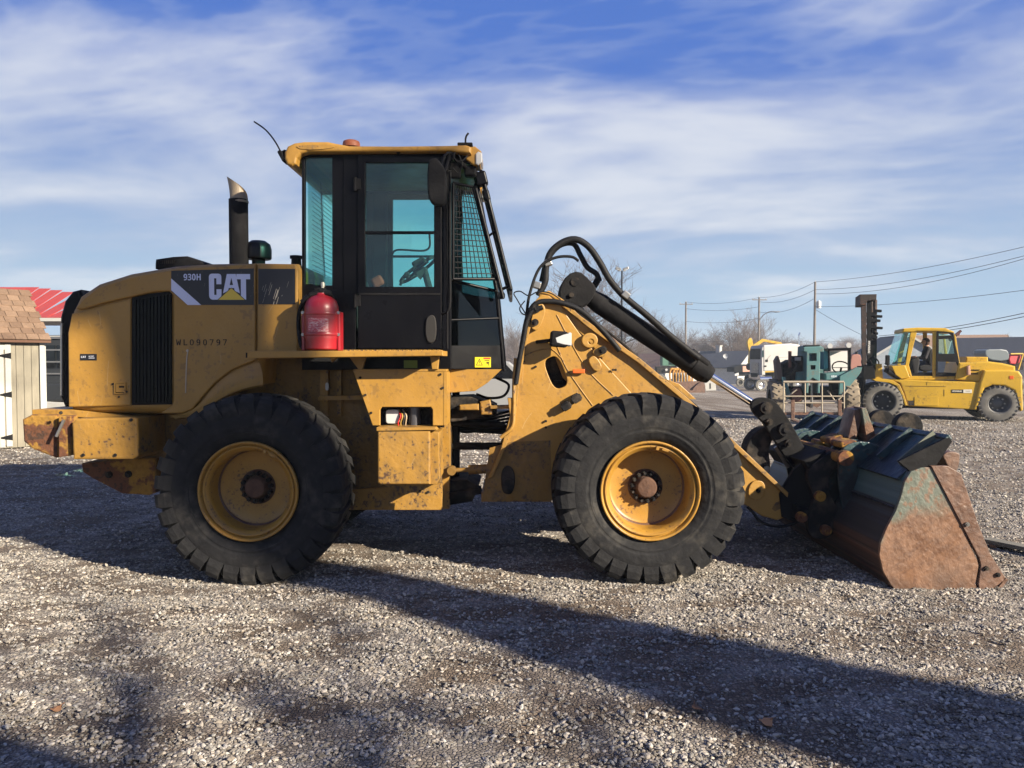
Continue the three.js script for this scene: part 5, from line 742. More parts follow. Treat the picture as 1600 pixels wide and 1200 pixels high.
  mesh('under_frame', [slab(Q('300,960 1100,960 1060,1070 990,1060 940,1040 330,1030', 0.5), 0.5, 1.0)], M.blackMatte, o);
}
{
  // driver: one continuous body meshed from tapered limbs, seated, facing the mast
  const o = thing('person', 'driver in dark jacket and jeans seated in the yellow forklift cab', 'person', [13.0, fall(23.2), -16.1], -18 * Math.PI / 180), Q = localPlane(o, 1330, 440, 5.2174);
  const hip = Q.at(640, 680, 0), hd = Q.at(607, 485, 0), base = [hip[0], hip[1]];
  const J = { hip: [0, 0, 0], chest: [-0.06, 0.36, 0], neck: [-0.09, 0.55, 0], head: [-0.13, 0.70, 0], kneeR: [-0.46, 0.06, 0.13], kneeL: [-0.46, 0.06, -0.13], ankR: [-0.58, -0.36, 0.14], ankL: [-0.58, -0.36, -0.14], toeR: [-0.76, -0.42, 0.15], toeL: [-0.76, -0.42, -0.15], shR: [-0.08, 0.48, 0.19], shL: [-0.08, 0.48, -0.19], elR: [-0.17, 0.22, 0.25], elL: [-0.17, 0.22, -0.25], haR: [-0.42, 0.22, 0.17], haL: [-0.42, 0.22, -0.17] };
  const bones = [['hip', 'chest', 0.15, 0.165], ['chest', 'neck', 0.15, 0.06], ['neck', 'head', 0.055, 0.105], ['hip', 'kneeR', 0.105, 0.07], ['hip', 'kneeL', 0.105, 0.07], ['kneeR', 'ankR', 0.065, 0.045], ['kneeL', 'ankL', 0.065, 0.045], ['ankR', 'toeR', 0.05, 0.04], ['ankL', 'toeL', 0.05, 0.04], ['shR', 'elR', 0.07, 0.052], ['shL', 'elL', 0.07, 0.052], ['chest', 'shR', 0.1, 0.07], ['chest', 'shL', 0.1, 0.07], ['elR', 'haR', 0.05, 0.04], ['elL', 'haL', 0.05, 0.04]];
  const N = 54, S = 0.68, C = [-0.28, 0.16, 0], mc = new MarchingCubes(N, new THREE.MeshStandardMaterial(), false, false, 200000); mc.isolation = 0;
  const cap = (p, a, b, ra, rb) => { const ab = [b[0] - a[0], b[1] - a[1], b[2] - a[2]], ap = [p[0] - a[0], p[1] - a[1], p[2] - a[2]], l = ab[0] ** 2 + ab[1] ** 2 + ab[2] ** 2, t = Math.max(0, Math.min(1, (ap[0] * ab[0] + ap[1] * ab[1] + ap[2] * ab[2]) / l)); return Math.hypot(ap[0] - ab[0] * t, ap[1] - ab[1] * t, ap[2] - ab[2] * t) - (ra + (rb - ra) * t); };
  for (let k = 0; k < N; k++) for (let j = 0; j < N; j++) for (let i = 0; i < N; i++) { const p = [i, j, k].map((v, q) => C[q] + ((v - N / 2) / (N / 2)) * S); let d = 9; for (const [a, b, ra, rb] of bones) { const e = cap(p, J[a], J[b], ra, rb), h = Math.max(0, 0.03 - Math.abs(d - e)) / 0.03; d = Math.min(d, e) - h * h * 0.0075; } d = Math.min(d, cap(p, [-0.235, 0.695, 0], [-0.25, 0.68, 0], 0.018, 0.02)); mc.field[i + j * N + k * N * N] = -d; }
  mc.update(); const cnt = mc.count, g = new THREE.BufferGeometry(); g.setAttribute('position', new THREE.BufferAttribute(mc.positionArray.slice(0, cnt * 3).map((v, i) => C[i % 3] + v * S), 3)); g.computeVertexNormals();
  const parts = [clean(g)]; for (const s of [1, -1]) for (let f = 0; f < 5; f++) { const b = [-0.44 - (f === 4 ? -0.03 : 0), 0.20 + f * 0.016, s * (0.17 + (f === 4 ? 0.03 : 0))], m = [-0.485 + (f === 4 ? 0.03 : 0), 0.205 + f * 0.016, s * 0.165]; parts.push(clean(cyl(b, m, 0.010, 0.009, 6)), clean(cyl(m, [m[0] - 0.005, m[1] - 0.02, s * 0.135], 0.009, 0.008, 6))); }
  const body = mergeGeometries(parts), col = new Float32Array(body.attributes.position.count * 3), P3 = body.attributes.position;
  for (let i = 0; i < P3.count; i++) { const x = P3.getX(i), y = P3.getY(i); let c = [0.02, 0.018, 0.022]; if (y > 0.575 || (x < -0.385 && y > 0.15)) c = [0.42, 0.24, 0.17]; else if (y < -0.30) c = [0.03, 0.025, 0.02]; else if (y < 0.13 && (x < -0.14 || y < 0.0)) c = [0.035, 0.045, 0.07]; col.set(c, i * 3); }
  body.setAttribute('color', new THREE.BufferAttribute(col, 3)); boxUV(body);
  const bm = new THREE.Mesh(body, std({ vertexColors: true, roughness: 0.9 })); bm.name = 'body'; o.add(bm); bm.position.set(base[0], base[1], 0);
  const hair = new THREE.SphereGeometry(0.118, 20, 14); { const p = hair.attributes.position; for (let i = 0; i < p.count; i++) { const x = p.getX(i), y = p.getY(i); if (x < -0.03 && y < 0.045) p.setXYZ(i, -0.02, Math.max(y, -0.03), p.getZ(i) * 0.8); else p.setY(i, y < 0 ? y * 1.25 : y); } hair.computeVertexNormals(); }
  mesh('hair', [hair.translate(base[0] - 0.118, base[1] + 0.715, 0)], std({ color: rgb(0.045, 0.02, 0.012), roughness: 0.8 }), o);
}
{
  // teal loader with pallet-fork frame, facing the yard
  const o = thing('rough_terrain_forklift', 'old teal rough terrain forklift facing the yard with fork backrest frame', 'forklift', [...onGround(1270, 22.6)], -10 * Math.PI / 180), Q = localPlane(o, 1140, 490, 6.6667);
  const pipe = (a, b, z, r = 0.022, z2 = z) => cyl([...Q.at(...a, z), z], [...Q.at(...b, z2), z2], r);
  const boom = grp('boom', o);
  mesh('boom_frame', [slab(Q('770,350 975,345 985,400 945,400 940,830 915,830 915,700 865,670 825,700 820,830 795,830 800,400 770,395', 0.5), 0.5, 0.7, 0.02, [Q('822,405 915,405 915,500 822,500', 0.5), Q('835,530 905,530 900,590 840,590', 0.5)])], M.teal, boom);
  mesh('boom_back', [slab(Q('775,340 800,330 940,330 980,360 1030,380 1035,600 990,600 985,690 760,690 770,420', -0.9), -0.9, 1.0, 0.03)], M.teal, boom);
  mesh('boom_side', [slab(Q('985,380 1040,400 1040,560 985,580', -0.2), -0.2, 0.8, 0.02)], std({ color: rgb(0.05, 0.22, 0.28), roughness: 0.5 }), boom);
  mesh('hatch', [slab(Q('800,328 940,326 940,338 800,342', -0.2), -0.2, 0.5)], M.blackMatte, boom);
  const eng = grp('engine', o);
  mesh('engine_block', [slab(Q('560,520 640,480 780,500 790,700 680,720 560,690', 0.0), 0, 0.9, 0.03), slab(Q('640,440 760,440 760,520 640,520', 0.1), 0.1, 0.4, 0.03)], M.grime, eng);
  mesh('air_box', [slab(Q('680,455 745,455 745,490 680,490', 0.14), 0.14, 0.06, 0.01)], M.trim, eng);
  mesh('engine_mount', [slab(Q('700,610 790,600 800,690 690,700', 0.15), 0.15, 0.2, 0.03)], M.teal, eng);
  mesh('exhaust_pipe', [pipe([628, 390], [628, 560], 0.1, 0.05)], std({ color: rgb(0.12, 0.05, 0.035), roughness: 0.9 }), eng);
  mesh('belt_hose', [tube([[...Q.at(650, 480, 0.15), 0.15], [...Q.at(700, 540, 0.3), 0.3], [...Q.at(660, 600, 0.3), 0.3], [...Q.at(600, 640, 0.2), 0.2]], 0.04, 7)], M.hose, eng);
  // cab frame on the right
  const cab = grp('cab', o);
  mesh('post', [slab(Q('1238,370 1266,365 1262,620 1238,620', 0.1), 0.1, 0.12, 0.01)], M.black, cab);
  mesh('post', [slab(Q('1028,375 1042,375 1048,600 1034,600', 0.05), 0.05, 0.1, 0.01)], M.black, cab);
  mesh('canopy', [slab(Q('1022,362 1268,355 1268,380 1022,388', 0.2), 0.2, 1.3, 0.01)], M.black, cab);
  mesh('plastic_sheet', [slab(Q('1045,395 1235,390 1235,590 1060,600', -0.8), -0.8, 0.02)], std({ color: rgb(0.55, 0.53, 0.52), roughness: 0.6 }), cab);
  mesh('dash', [slab(Q('1000,625 1245,600 1250,690 1000,695', 0.1), 0.1, 0.9, 0.03)], M.teal, cab);
  mesh('lettering', [slab(Q('1050,640 1150,636 1150,668 1050,672', 0.104), 0.104, 0.006)], std({ map: canvasTex(128, 40, (c) => { c.fillStyle = '#2b5560'; c.fillRect(0, 0, 128, 40); c.fillStyle = '#cfd6d8'; c.font = 'bold 34px sans-serif'; c.fillText('GEHL', 8, 32); }), roughness: 0.6 }), cab, 'fit');
  { const g = new THREE.TorusGeometry(0.25, 0.02, 8, 28); g.rotateX(-0.75); const [x, y] = Q.at(1163, 563, -0.1); g.translate(x, y, -0.1); mesh('steering_wheel', [g, cyl([x, y, -0.1], [x, y - 0.3, -0.3], 0.03), box(0.48, 0.02, 0.02, x, y, -0.1), rbox(0.5, 0.5, 0.5, x, y - 0.45, -0.35, 0.06)], M.blackMatte, cab); }
  for (const [a, b] of [[1045, 338], [1240, 330]]) { const [x, y] = Q.at(a, b, 0.15); mesh('spot_lamp', [disc(x, y, 0.15, 0.075, 0.05, 18), disc(x, y, 0.11, 0.08, 0.06, 18)], M.lens, cab); }
  // arm across to the right fender, lower frame
  mesh('side_arm', [slab(Q('1150,650 1320,560 1380,560 1370,610 1180,850 1140,850', 0.2), 0.2, 0.12, 0.01)], M.teal, o);
  mesh('side_arm', [slab(Q('545,660 580,660 640,850 600,900 560,800', 0.2), 0.2, 0.12, 0.01)], M.teal, o);
  mesh('fender', [slab(Q('480,490 510,440 535,520 560,690 500,690', 0.1), 0.1, 0.5, 0.02)], std({ color: rgb(0.10, 0.075, 0.06), roughness: 0.9 }), o);
  mesh('axle', [slab(Q('560,760 1200,760 1200,880 1100,900 640,900 560,860', -0.2), -0.2, 0.4, 0.04), slab(Q('650,800 760,790 760,920 660,930', 0.1), 0.1, 0.3, 0.04)], M.grime, o);
  mesh('axle_housing', [slab(smoothPts(Q('660,790 700,770 750,790 750,900 700,920 660,900', 0.15), 3), 0.15, 0.2, 0.03)], std({ color: rgb(0.20, 0.10, 0.07), roughness: 0.9 }), o);
  mesh('lift_ram', [pipe([855, 700], [855, 980], 0.35, 0.04)], M.steel, o);
  mesh('chain', [slab(Q('790,930 960,920 950,960 910,980 880,965 850,985 820,970 800,965', 0.3), 0.3, 0.06)], M.rust, o);
  // tyres seen head on
  for (const [c0, y0] of [[495, 860], [1262, 870]]) { const w = grp('wheel', o), [x] = Q.at(c0, y0, 0.0), r = 0.60, hw = 0.2; mesh('tyre', [lathe([[r * 0.5, -hw * 0.9], [r * 0.8, -hw], [r * 0.95, -hw * 0.9], [r, -hw * 0.6], [r, hw * 0.6], [r * 0.95, hw * 0.9], [r * 0.8, hw], [r * 0.5, hw * 0.9]], 40, 'x'), ...Array.from({ length: 36 }, (_, k) => { const a = k / 18 * Math.PI * 2, s = k < 18 ? 1 : -1; return box(hw * 1.0, 0.03, 0.05, 0, 0, 0).rotateY(s * 0.6).translate(s * hw * 0.5, r + 0.004, 0).rotateX(a + (s > 0 ? 0 : 0.17)); })], std({ map: M.tyreDust.map, color: rgb(1.5, 1.3, 1.05), roughness: 1 }), w); w.position.set(x, r - 0.015, -0.25); mesh('hub', [lathe([[0, 0.1], [0.25, 0.08], [0.36, 0.16]], 20, 'x')], M.grime, w); }
  // fork backrest: each bar its own
  const fr = grp('fork_backrest', o), z = 0.95; const sm = std({ color: rgb(0.30, 0.26, 0.20), roughness: 0.7, metalness: 0.3 });
  for (const [y, x0, x1] of [[712, 560, 1190], [862, 560, 1190], [930, 560, 1190]]) mesh('bar', [pipe([x0, y], [x1, y], z, y === 712 ? 0.035 : 0.022)], sm, fr);
  for (const x of [563, 785, 962, 1192]) mesh('upright', [pipe([x, 715], [x, 1030], z, 0.022)], sm, fr);
  mesh('bottom_beam', [slab(Q('560,1028 1200,1028 1200,1056 560,1056', z), z, 0.08)], M.rust, fr);
  for (const [a, b] of [[660, 1095], [1150, 1115]]) { const [x, y] = Q.at(a, b, z + 0.05); mesh('fork', [slab(Q(`${a - 20},900 ${a + 20},900 ${a + 18},${b} ${a - 18},${b}`, z + 0.06), z + 0.06, 0.06, 0.008), box(0.12, 0.05, 1.1, x, 0.05, z + 0.55)], M.rust, fr); }
  mesh('diagonal', [pipe([700, 790], [610, 860], z - 0.2, 0.02), pipe([1020, 800], [1090, 900], z - 0.2, 0.02), pipe([1130, 900], [1230, 790], z - 0.2, 0.03)], sm, fr);
}
// ---------------------------------------------------------------- farther things
{
  // white sleeper truck
  const o = thing('semi_truck', 'white sleeper cab semi truck parked behind the teal forklift', 'truck', onGround(1214, 66), 8 * Math.PI / 180), Q = localPlane(o, 1140, 490, 6.6667);
  const wh = std({ map: paintTex([0.36, 0.356, 0.345], { dirt: 0.1, chips: 0.05, scr: 0.1, seed: 41, metres: 3 }), roughness: 0.4 }), Z = 1.2;
  mesh('sleeper', [slab(Q('355,330 640,310 735,330 735,520 620,600 355,600', Z), Z, 2 * Z, 0.08, [], 3)], wh, o);
  mesh('cab', [slab(Q('335,640 333,400 340,350 362,328 372,640', Z - 0.05), Z - 0.05, 2 * Z - 0.1, 0.06, [], 3)], wh, o);
  mesh('door_window', [slab(Q('340,385 356,380 356,450 340,455', Z - 0.03), Z - 0.03, 0.03)], M.darkGlass, o);
  mesh('windscreen', [box(0.04, 0.9, 1.9, Q.at(334, 440, Z)[0] - 0.01, Q.at(334, 420, Z)[1], 0)], M.black, o); mesh('grille', [box(0.05, 1.0, 1.3, Q.at(335, 570, Z)[0] - 0.02, Q.at(334, 570, Z)[1], 0)], M.steel, o);
  mesh('roof_fairing', [slab(Q('640,315 720,320 735,400 650,400', Z - 0.06), Z - 0.06, 1.6)], wh, o);
  mesh('side_vent', [slab(Q('372,480 400,478 398,505 374,505', Z + 0.02), Z + 0.02, 0.04)], M.blackMatte, o); mesh('side_vent', [slab(Q('362,540 385,540 384,555 362,556', Z + 0.02), Z + 0.02, 0.04)], M.blackMatte, o);
  mesh('side_stripe', [slab(Q('365,500 425,430 428,436 372,508', Z + 0.012), Z + 0.012, 0.02)], M.steel, o);
  for (let k = 0; k < 3; k++) mesh('air_deflector_fin', [slab(Q(`500,${440 + k * 28} 640,${432 + k * 28} 640,${450 + k * 28} 510,${456 + k * 28}`, Z + 0.04), Z + 0.04, 0.06)], M.trim, o);
  mesh('exhaust_stack', [cyl([...Q.at(722, 400, 1.1), 1.1], [...Q.at(722, 230, 1.1), 1.1], 0.07), cyl([...Q.at(722, 230, 1.1), 1.1], [...Q.at(732, 198, 1.1), 1.1], 0.07)], M.chrome, o);
  mesh('fuel_tank', [(() => { const [x, y] = Q.at(372, 684, 1.1); return cyl([x - 0.5, y, 0.9], [x + 0.55, y, 0.9], 0.32, 0.32, 24); })()], M.chrome, o);
  mesh('chassis', [slab(Q('280,620 900,600 900,660 300,700', 0.6), 0.6, 1.2)], M.blackMatte, o);
  const rim = std({ color: rgb(0.5, 0.5, 0.52), metalness: 0.8, roughness: 0.3 });
  { const [x] = Q.at(335, 712, Z); roadWheel(o, x, 0.52, Z, 0.53, 0.3, rim, 0.58); roadWheel(o, x, 0.52, -Z + 0.3, 0.53, 0.3, rim, 0.58); }
  for (const a of [560, 720]) { const [x] = Q.at(a, 700, Z); roadWheel(o, x, 0.52, Z, 0.53, 0.5, rim, 0.58); roadWheel(o, x, 0.52, -Z + 0.5, 0.53, 0.5, rim, 0.58); }
  mesh('bumper', [slab(Q('318,640 345,635 345,700 320,690', Z - 0.1), Z - 0.1, 2 * Z - 0.2, 0.03)], M.chrome, o);
}
{
  // yellow excavator with its boom raised behind the truck
  const o = thing('excavator', 'yellow excavator with folded boom standing behind the white truck', 'excavator', onGround(1190, 82)), Q = localPlane(o, 1140, 490, 6.6667);
  mesh('stick', [slab(smoothPts(Q('188,300 200,262 220,252 238,280 245,340 232,370 222,520 205,520 210,400 195,350', 0.25), 3), 0.25, 0.5, 0.02)], M.flYellow, o);
  mesh('boom', [slab(Q('240,330 340,262 540,300 560,330 360,290 250,360', 0.25), 0.25, 0.5, 0.02)], M.flYellow, o);
  mesh('ram', [cyl([...Q.at(240, 360, 0.3), 0.3], [...Q.at(250, 520, 0.3), 0.3], 0.07)], M.chrome, o);
  mesh('upper_body', [slab(Q('300,400 620,400 620,640 300,640', 1.3), 1.3, 2.6, 0.1)], M.flYellow, o);
  mesh('track', [slab(smoothPts(Q('240,660 280,640 620,640 660,660 660,700 620,720 280,720 240,700', 1.4), 3), 1.4, 0.6, 0.02)], M.blackMatte, o); mesh('track', [slab(smoothPts(Q('240,660 280,640 620,640 660,660 660,700 620,720 280,720 240,700', 1.4), 3), -0.8, 0.6, 0.02)], M.blackMatte, o);
  mesh('bucket', [slab(smoothPts(Q('205,520 235,520 245,560 220,590 195,570', 0.4), 3), 0.4, 0.8, 0.02)], M.grime, o);
}
const houseWalls = { white: shTex(351, [0.36, 0.36, 0.35]), grey: shTex(353, [0.22, 0.25, 0.29]), cream: shTex(355, [0.34, 0.31, 0.26]), brown: shTex(357, [0.30, 0.20, 0.15]) };
const roofs = { navy: shTex(361, [0.022, 0.026, 0.045]), brown: shTex(363, [0.17, 0.085, 0.055]), tan: shTex(365, [0.20, 0.13, 0.09]), grey: shTex(367, [0.06, 0.065, 0.075]) };
function house(name, label, pos, turn, w, d, wallH, roofH, wall, roof, windows, opts = {}) {   // ridge along local x; gable ends at +-x
  const o = thing(name, label, 'house', pos, turn);
  mesh('wall', [slab([[-d / 2, 0], [d / 2, 0], [d / 2, wallH], [0, wallH + roofH], [-d / 2, wallH]], w / 2, w).rotateY(Math.PI / 2)], wall, o);
  const rf = grp('roof', o), an = Math.atan2(roofH, d / 2), L = Math.hypot(roofH, d / 2) + 0.45;
  for (const s of [1, -1]) mesh('roof_slope', [box(w + 0.7, 0.12, L, 0, 0, 0).rotateX(s * an).translate(0, wallH + roofH / 2 - 0.10 + 0.14 * Math.cos(an), s * (d / 4 + 0.16))], roof, rf);
  for (const s of [1, -1]) for (const e of [1, -1]) mesh('gable_board', [box(0.08, 0.22, L, 0, 0, 0).rotateX(s * an).translate(e * (w / 2 + 0.36), wallH + roofH / 2 - 0.12 + 0.14 * Math.cos(an), s * (d / 4 + 0.16))], M.trim, rf);
  for (const [side, x, y, ww, hh] of windows) { const wd = grp('window', o), place = (g) => (side === 'x' ? g.rotateY(Math.PI / 2).translate(w / 2, 0, 0) : side === '-x' ? g.rotateY(-Math.PI / 2).translate(-w / 2, 0, 0) : g.translate(0, 0, d / 2)); mesh('frame', [place(rbox(ww + 0.16, hh + 0.16, 0.08, x, y, 0.03, 0.01))], M.trim, wd); mesh('pane', [place(box(ww, hh, 0.03, x, y, 0.07))], M.black, wd); mesh('muntin', [place(box(0.05, hh, 0.03, x, y, 0.09)), place(box(ww, 0.05, 0.03, x, y, 0.092))], M.trim, wd); if (opts.shutters) for (const s of [-1, 1]) mesh('shutter', [place(box(0.28, hh + 0.1, 0.05, x + s * (ww / 2 + 0.26), y, 0.03))], M.black, wd); }
  if (opts.chimney) mesh('chimney', [rbox(0.7, 1.3, 0.7, opts.chimney, wallH + roofH + 0.35, 0, 0.02), rbox(0.85, 0.14, 0.85, opts.chimney, wallH + roofH + 1.0, 0, 0.02)], M.trim, rf);
  return o;
}
{
  const h1 = house('house', 'small white house with dark blue roof, satellite dishes and lit gable', onGround(1132, 118), -44 * Math.PI / 180, 8, 7, 2.6, 2.3, houseWalls.white, roofs.navy, [['z', -1.5, 1.5, 1.5, 1.2], ['z', -4.0, 1.5, 0.8, 1.0], ['x', 0.6, 1.5, 1.0, 1.0]], { chimney: -1, shutters: true });
  for (const [x, y, z] of [[1.4, 4.3, 2.3], [5.3, 3.4, 1.2]]) mesh('satellite_dish', [lathe([[0, 0], [0.2, 0.03], [0.36, 0.10]], 20, 'z').rotateY(0.5).translate(x, y, z), cyl([x, y, z], [x, y - 0.8, z - 0.3], 0.03)], M.white, h1);
  house('house', 'low house with brown roof and small white gable behind the front wheel', onGround(1022, 120), -62 * Math.PI / 180, 14, 7, 2.4, 2.2, houseWalls.white, roofs.brown, [['x', 0, 2.7, 0.8, 0.7], ['z', -1.2, 1.3, 1.0, 0.9]]);
  house('house', 'grey house with dark grey gable roof behind the forklift mast', onGround(1396, 90), -100 * Math.PI / 180, 10, 9, 2.9, 2.9, houseWalls.grey, roofs.grey, [['x', 0, 1.5, 1.2, 1.2]]);
  house('house', 'house with wide tan brown roof and cream gable behind the forklift', onGround(1488, 92), -15 * Math.PI / 180, 11, 10, 2.9, 3.1, houseWalls.cream, roofs.tan, [['x', -1.2, 2.6, 1.0, 1.0]]);
  house('house', 'cream house with black roof and small gable window beside the tan roof', onGround(1548, 80), -40 * Math.PI / 180, 6.5, 5.5, 2.9, 2.2, houseWalls.cream, roofs.navy, [['x', 0.2, 3.0, 0.7, 0.7]]);
  house('house', 'distant white house with low grey roof at the wood edge', onGround(905, 130), 20 * Math.PI / 180, 10, 7, 2.4, 1.8, houseWalls.white, roofs.grey, [['z', 0, 1.4, 1.1, 1.0], ['z', 2.6, 1.4, 1.1, 1.0]]);
}
{
  // flatbed truck with a pinkish crate in front of the white house
  const o = thing('flatbed_trailer', 'dark flatbed trailer carrying a pink crate before the white house', 'trailer', onGround(1164, 92), 0.15), Q = localPlane(o, 1140, 490, 6.6667);
  mesh('bed', [slab(Q('45,560 135,530 255,530 255,600 150,612 45,608', 1.0), 1.0, 2.0, 0.03)], M.blackMatte, o); mesh('crate', [slab(Q('136,548 252,540 252,604 138,608', 1.02), 1.02, 1.6, 0.02)], std({ color: rgb(0.42, 0.24, 0.18), roughness: 0.8 }), o);
  for (const a of [115, 190, 240]) { const [x] = Q.at(a, 655, 1.0); roadWheel(o, x, 0.5, 1.0, 0.5, 0.3, M.grime); }
  mesh('chassis', [slab(Q('90,605 260,602 260,650 100,650', 0.6), 0.6, 1.2)], M.blackMatte, o); mesh('tool_box', [slab(Q('55,630 95,615 95,645 55,648', 1.0), 1.0, 0.4)], M.white, o);
}
{
  // rusty bucket lying on the ground, orange rake stacked behind, pale block beside it
  const b = thing('loose_bucket', 'rusty brown loader bucket lying on the gravel in front of orange forks', 'bucket', onGround(1078, 58)), Q = localPlane(b, 980, 500, 7.2727);
  mesh('shell', [slab(Q('500,708 860,690 870,712 740,800 720,828 520,760', 0.3), 0.3, 0.05, 0.01), slab(Q('500,706 862,690 880,800 700,832 520,790', -0.3), -0.3, 0.08, 0.01)], M.rust, b);
  mesh('side_plate', [slab(smoothPts(Q('862,690 886,820 740,826 750,780 800,730', 0.5), 2), 0.5, 0.05, 0.01)], M.rust, b);
  mesh('floor', [slab(Q('520,790 886,806 886,826 540,830', 0.6), 0.6, 1.0)], M.rust, b);
  const f = thing('fork_rack', 'stack of orange yellow fork tines behind the loose rusty bucket', 'attachment', onGround(1066, 60)), R = localPlane(f, 980, 500, 7.2727), og = std({ map: paintTex([0.45, 0.22, 0.04], { dirt: 0.5, chips: 0.7, scr: 0.3, seed: 44 }), roughness: 0.8 });
  for (let k = 0; k < 7; k++) { const a = 490 + k * 34; mesh('tine', [tube([[...R.at(a, 700, 0.1 * k), 0.1 * k], [...R.at(a - 6 + k * 2, 610, 0.1 * k), 0.1 * k], [...R.at(a + 14, 550 + (k % 3) * 12, 0.1 * k), 0.1 * k], [...R.at(a + 40, 600, 0.1 * k), 0.1 * k], [...R.at(a + 46, 700, 0.1 * k), 0.1 * k]], 0.07, 6)], og, f); }
  mesh('cross_bar', [slab(R('490,545 700,540 730,700 720,712 690,600 500,600', -0.1), -0.1, 0.3, 0.02)], og, f);
  const c = thing('concrete_block', 'pale concrete block with a dark slot beside the rusty bucket', 'block', onGround(1111, 62)), S = localPlane(c, 980, 500, 7.2727);
  mesh('block', [slab(S('876,690 1000,686 1012,800 890,806', 0.3), 0.3, 0.6, 0.03)], M.trim, c); mesh('slot', [slab(S('932,720 950,718 952,780 934,785', 0.302), 0.302, 0.02)], M.grime, c);
  const t = thing('tractor', 'dull green tractor parked under the raised tilt cylinder', 'tractor', onGround(1041, 78)), U = localPlane(t, 980, 500, 7.2727), gr = std({ color: rgb(0.05, 0.13, 0.09), roughness: 0.6 });
  mesh('cab', [slab(U('400,400 460,396 560,440 570,520 400,520', 0.6), 0.6, 1.2, 0.04)], gr, t); mesh('hood', [slab(U('330,530 560,520 560,600 340,610', 0.5), 0.5, 1.0, 0.05)], M.grime, t); mesh('cab_window', [slab(U('470,415 545,450 550,510 470,510', 0.61), 0.61, 0.02)], M.darkGlass, t);
  for (const [a, r] of [[370, 0.75], [520, 0.5]]) { const [x] = U.at(a, 640, 0.8); roadWheel(t, x, r - 0.02, 0.9, r, 0.35, M.grime); }
  mesh('lamp', [disc(...U.at(445, 565, 0.7), 0.7, 0.12, 0.1, 16)], M.lens, t);
}
{
  // white pickup glimpsed through the joint of the loader
  const o = thing('pickup_truck', 'white pickup truck with red roof bar glimpsed through the loader joint', 'pickup truck', onGround(765, 27)), wh = std({ color: rgb(0.2, 0.205, 0.21), roughness: 0.4 });
  mesh('body', [slab(smoothPts([[-2.6, 0.5], [-2.6, 1.1], [-0.9, 1.14], [-0.5, 1.75], [0.7, 1.78], [1.3, 1.2], [2.4, 1.08], [2.6, 0.95], [2.6, 0.5]], 3), 0.9, 1.8, 0.06)], wh, o);
  mesh('side_window', [slab([[-0.7, 1.2], [-0.38, 1.66], [0.6, 1.68], [1.05, 1.2]], 0.905, 0.02)], M.black, o); mesh('roof_bar', [rbox(0.9, 0.1, 0.3, 0.1, 1.83, 0.3, 0.03)], std({ color: rgb(0.45, 0.03, 0.03), roughness: 0.4 }), o);
  for (const x of [-1.6, 1.6]) roadWheel(o, x, 0.4, 0.95, 0.41, 0.26, M.steel);
}
{
  // machines beyond the forklift's tail
  const o = thing('compact_tractor', 'compact tractor with grey hood and red seat beyond the forklift tail', 'tractor', onGround(1575, 46)), Q = localPlane(o, 1330, 440, 5.2174);
  mesh('hood', [slab(smoothPts(Q('1095,560 1160,552 1270,558 1290,600 1280,640 1150,640 1100,610', 0.6), 2), 0.6, 1.2, 0.06)], std({ color: rgb(0.10, 0.12, 0.13), roughness: 0.35 }), o);
  mesh('seat', [slab(smoothPts(Q('1295,600 1350,595 1385,600 1380,660 1300,670', 0.5), 2), 0.5, 1.0, 0.05)], std({ color: rgb(0.42, 0.02, 0.03), roughness: 0.5 }), o);
  mesh('roll_bar', [cyl([...Q.at(1400, 590, 0.6), 0.6], [...Q.at(1360, 720, 0.6), 0.6], 0.05), cyl([...Q.at(1300, 590, 0.6), 0.6], [...Q.at(1400, 588, 0.6), 0.6], 0.05)], M.flYellow, o);
  mesh('frame', [slab(Q('1110,640 1400,640 1400,720 1110,720', 0.4), 0.4, 0.8)], M.grime, o);
  for (const a of [1140, 1360]) { const [x] = Q.at(a, 720, 0.7); roadWheel(o, x, 0.6, 0.7, 0.62, 0.35, M.grime); }
  const r = thing('skid_steer', 'small orange and pink skid steer standing beside the forklift mast', 'skid steer', onGround(1333, 38)), R = localPlane(r, 1140, 490, 6.6667);
  mesh('body', [slab(smoothPts(R('1270,440 1300,425 1365,430 1375,520 1360,640 1270,640', 0.5), 2), 0.5, 1.0, 0.04)], std({ color: rgb(0.20, 0.085, 0.065), roughness: 0.7 }), r); mesh('exhaust', [cyl([...R.at(1322, 430, 0.2), 0.2], [...R.at(1324, 395, 0.2), 0.2], 0.06)], M.grime, r);
  for (const a of [1290, 1355]) { const [x] = R.at(a, 680, 0.5); roadWheel(r, x, 0.36, 0.6, 0.38, 0.28, M.grime); }
}
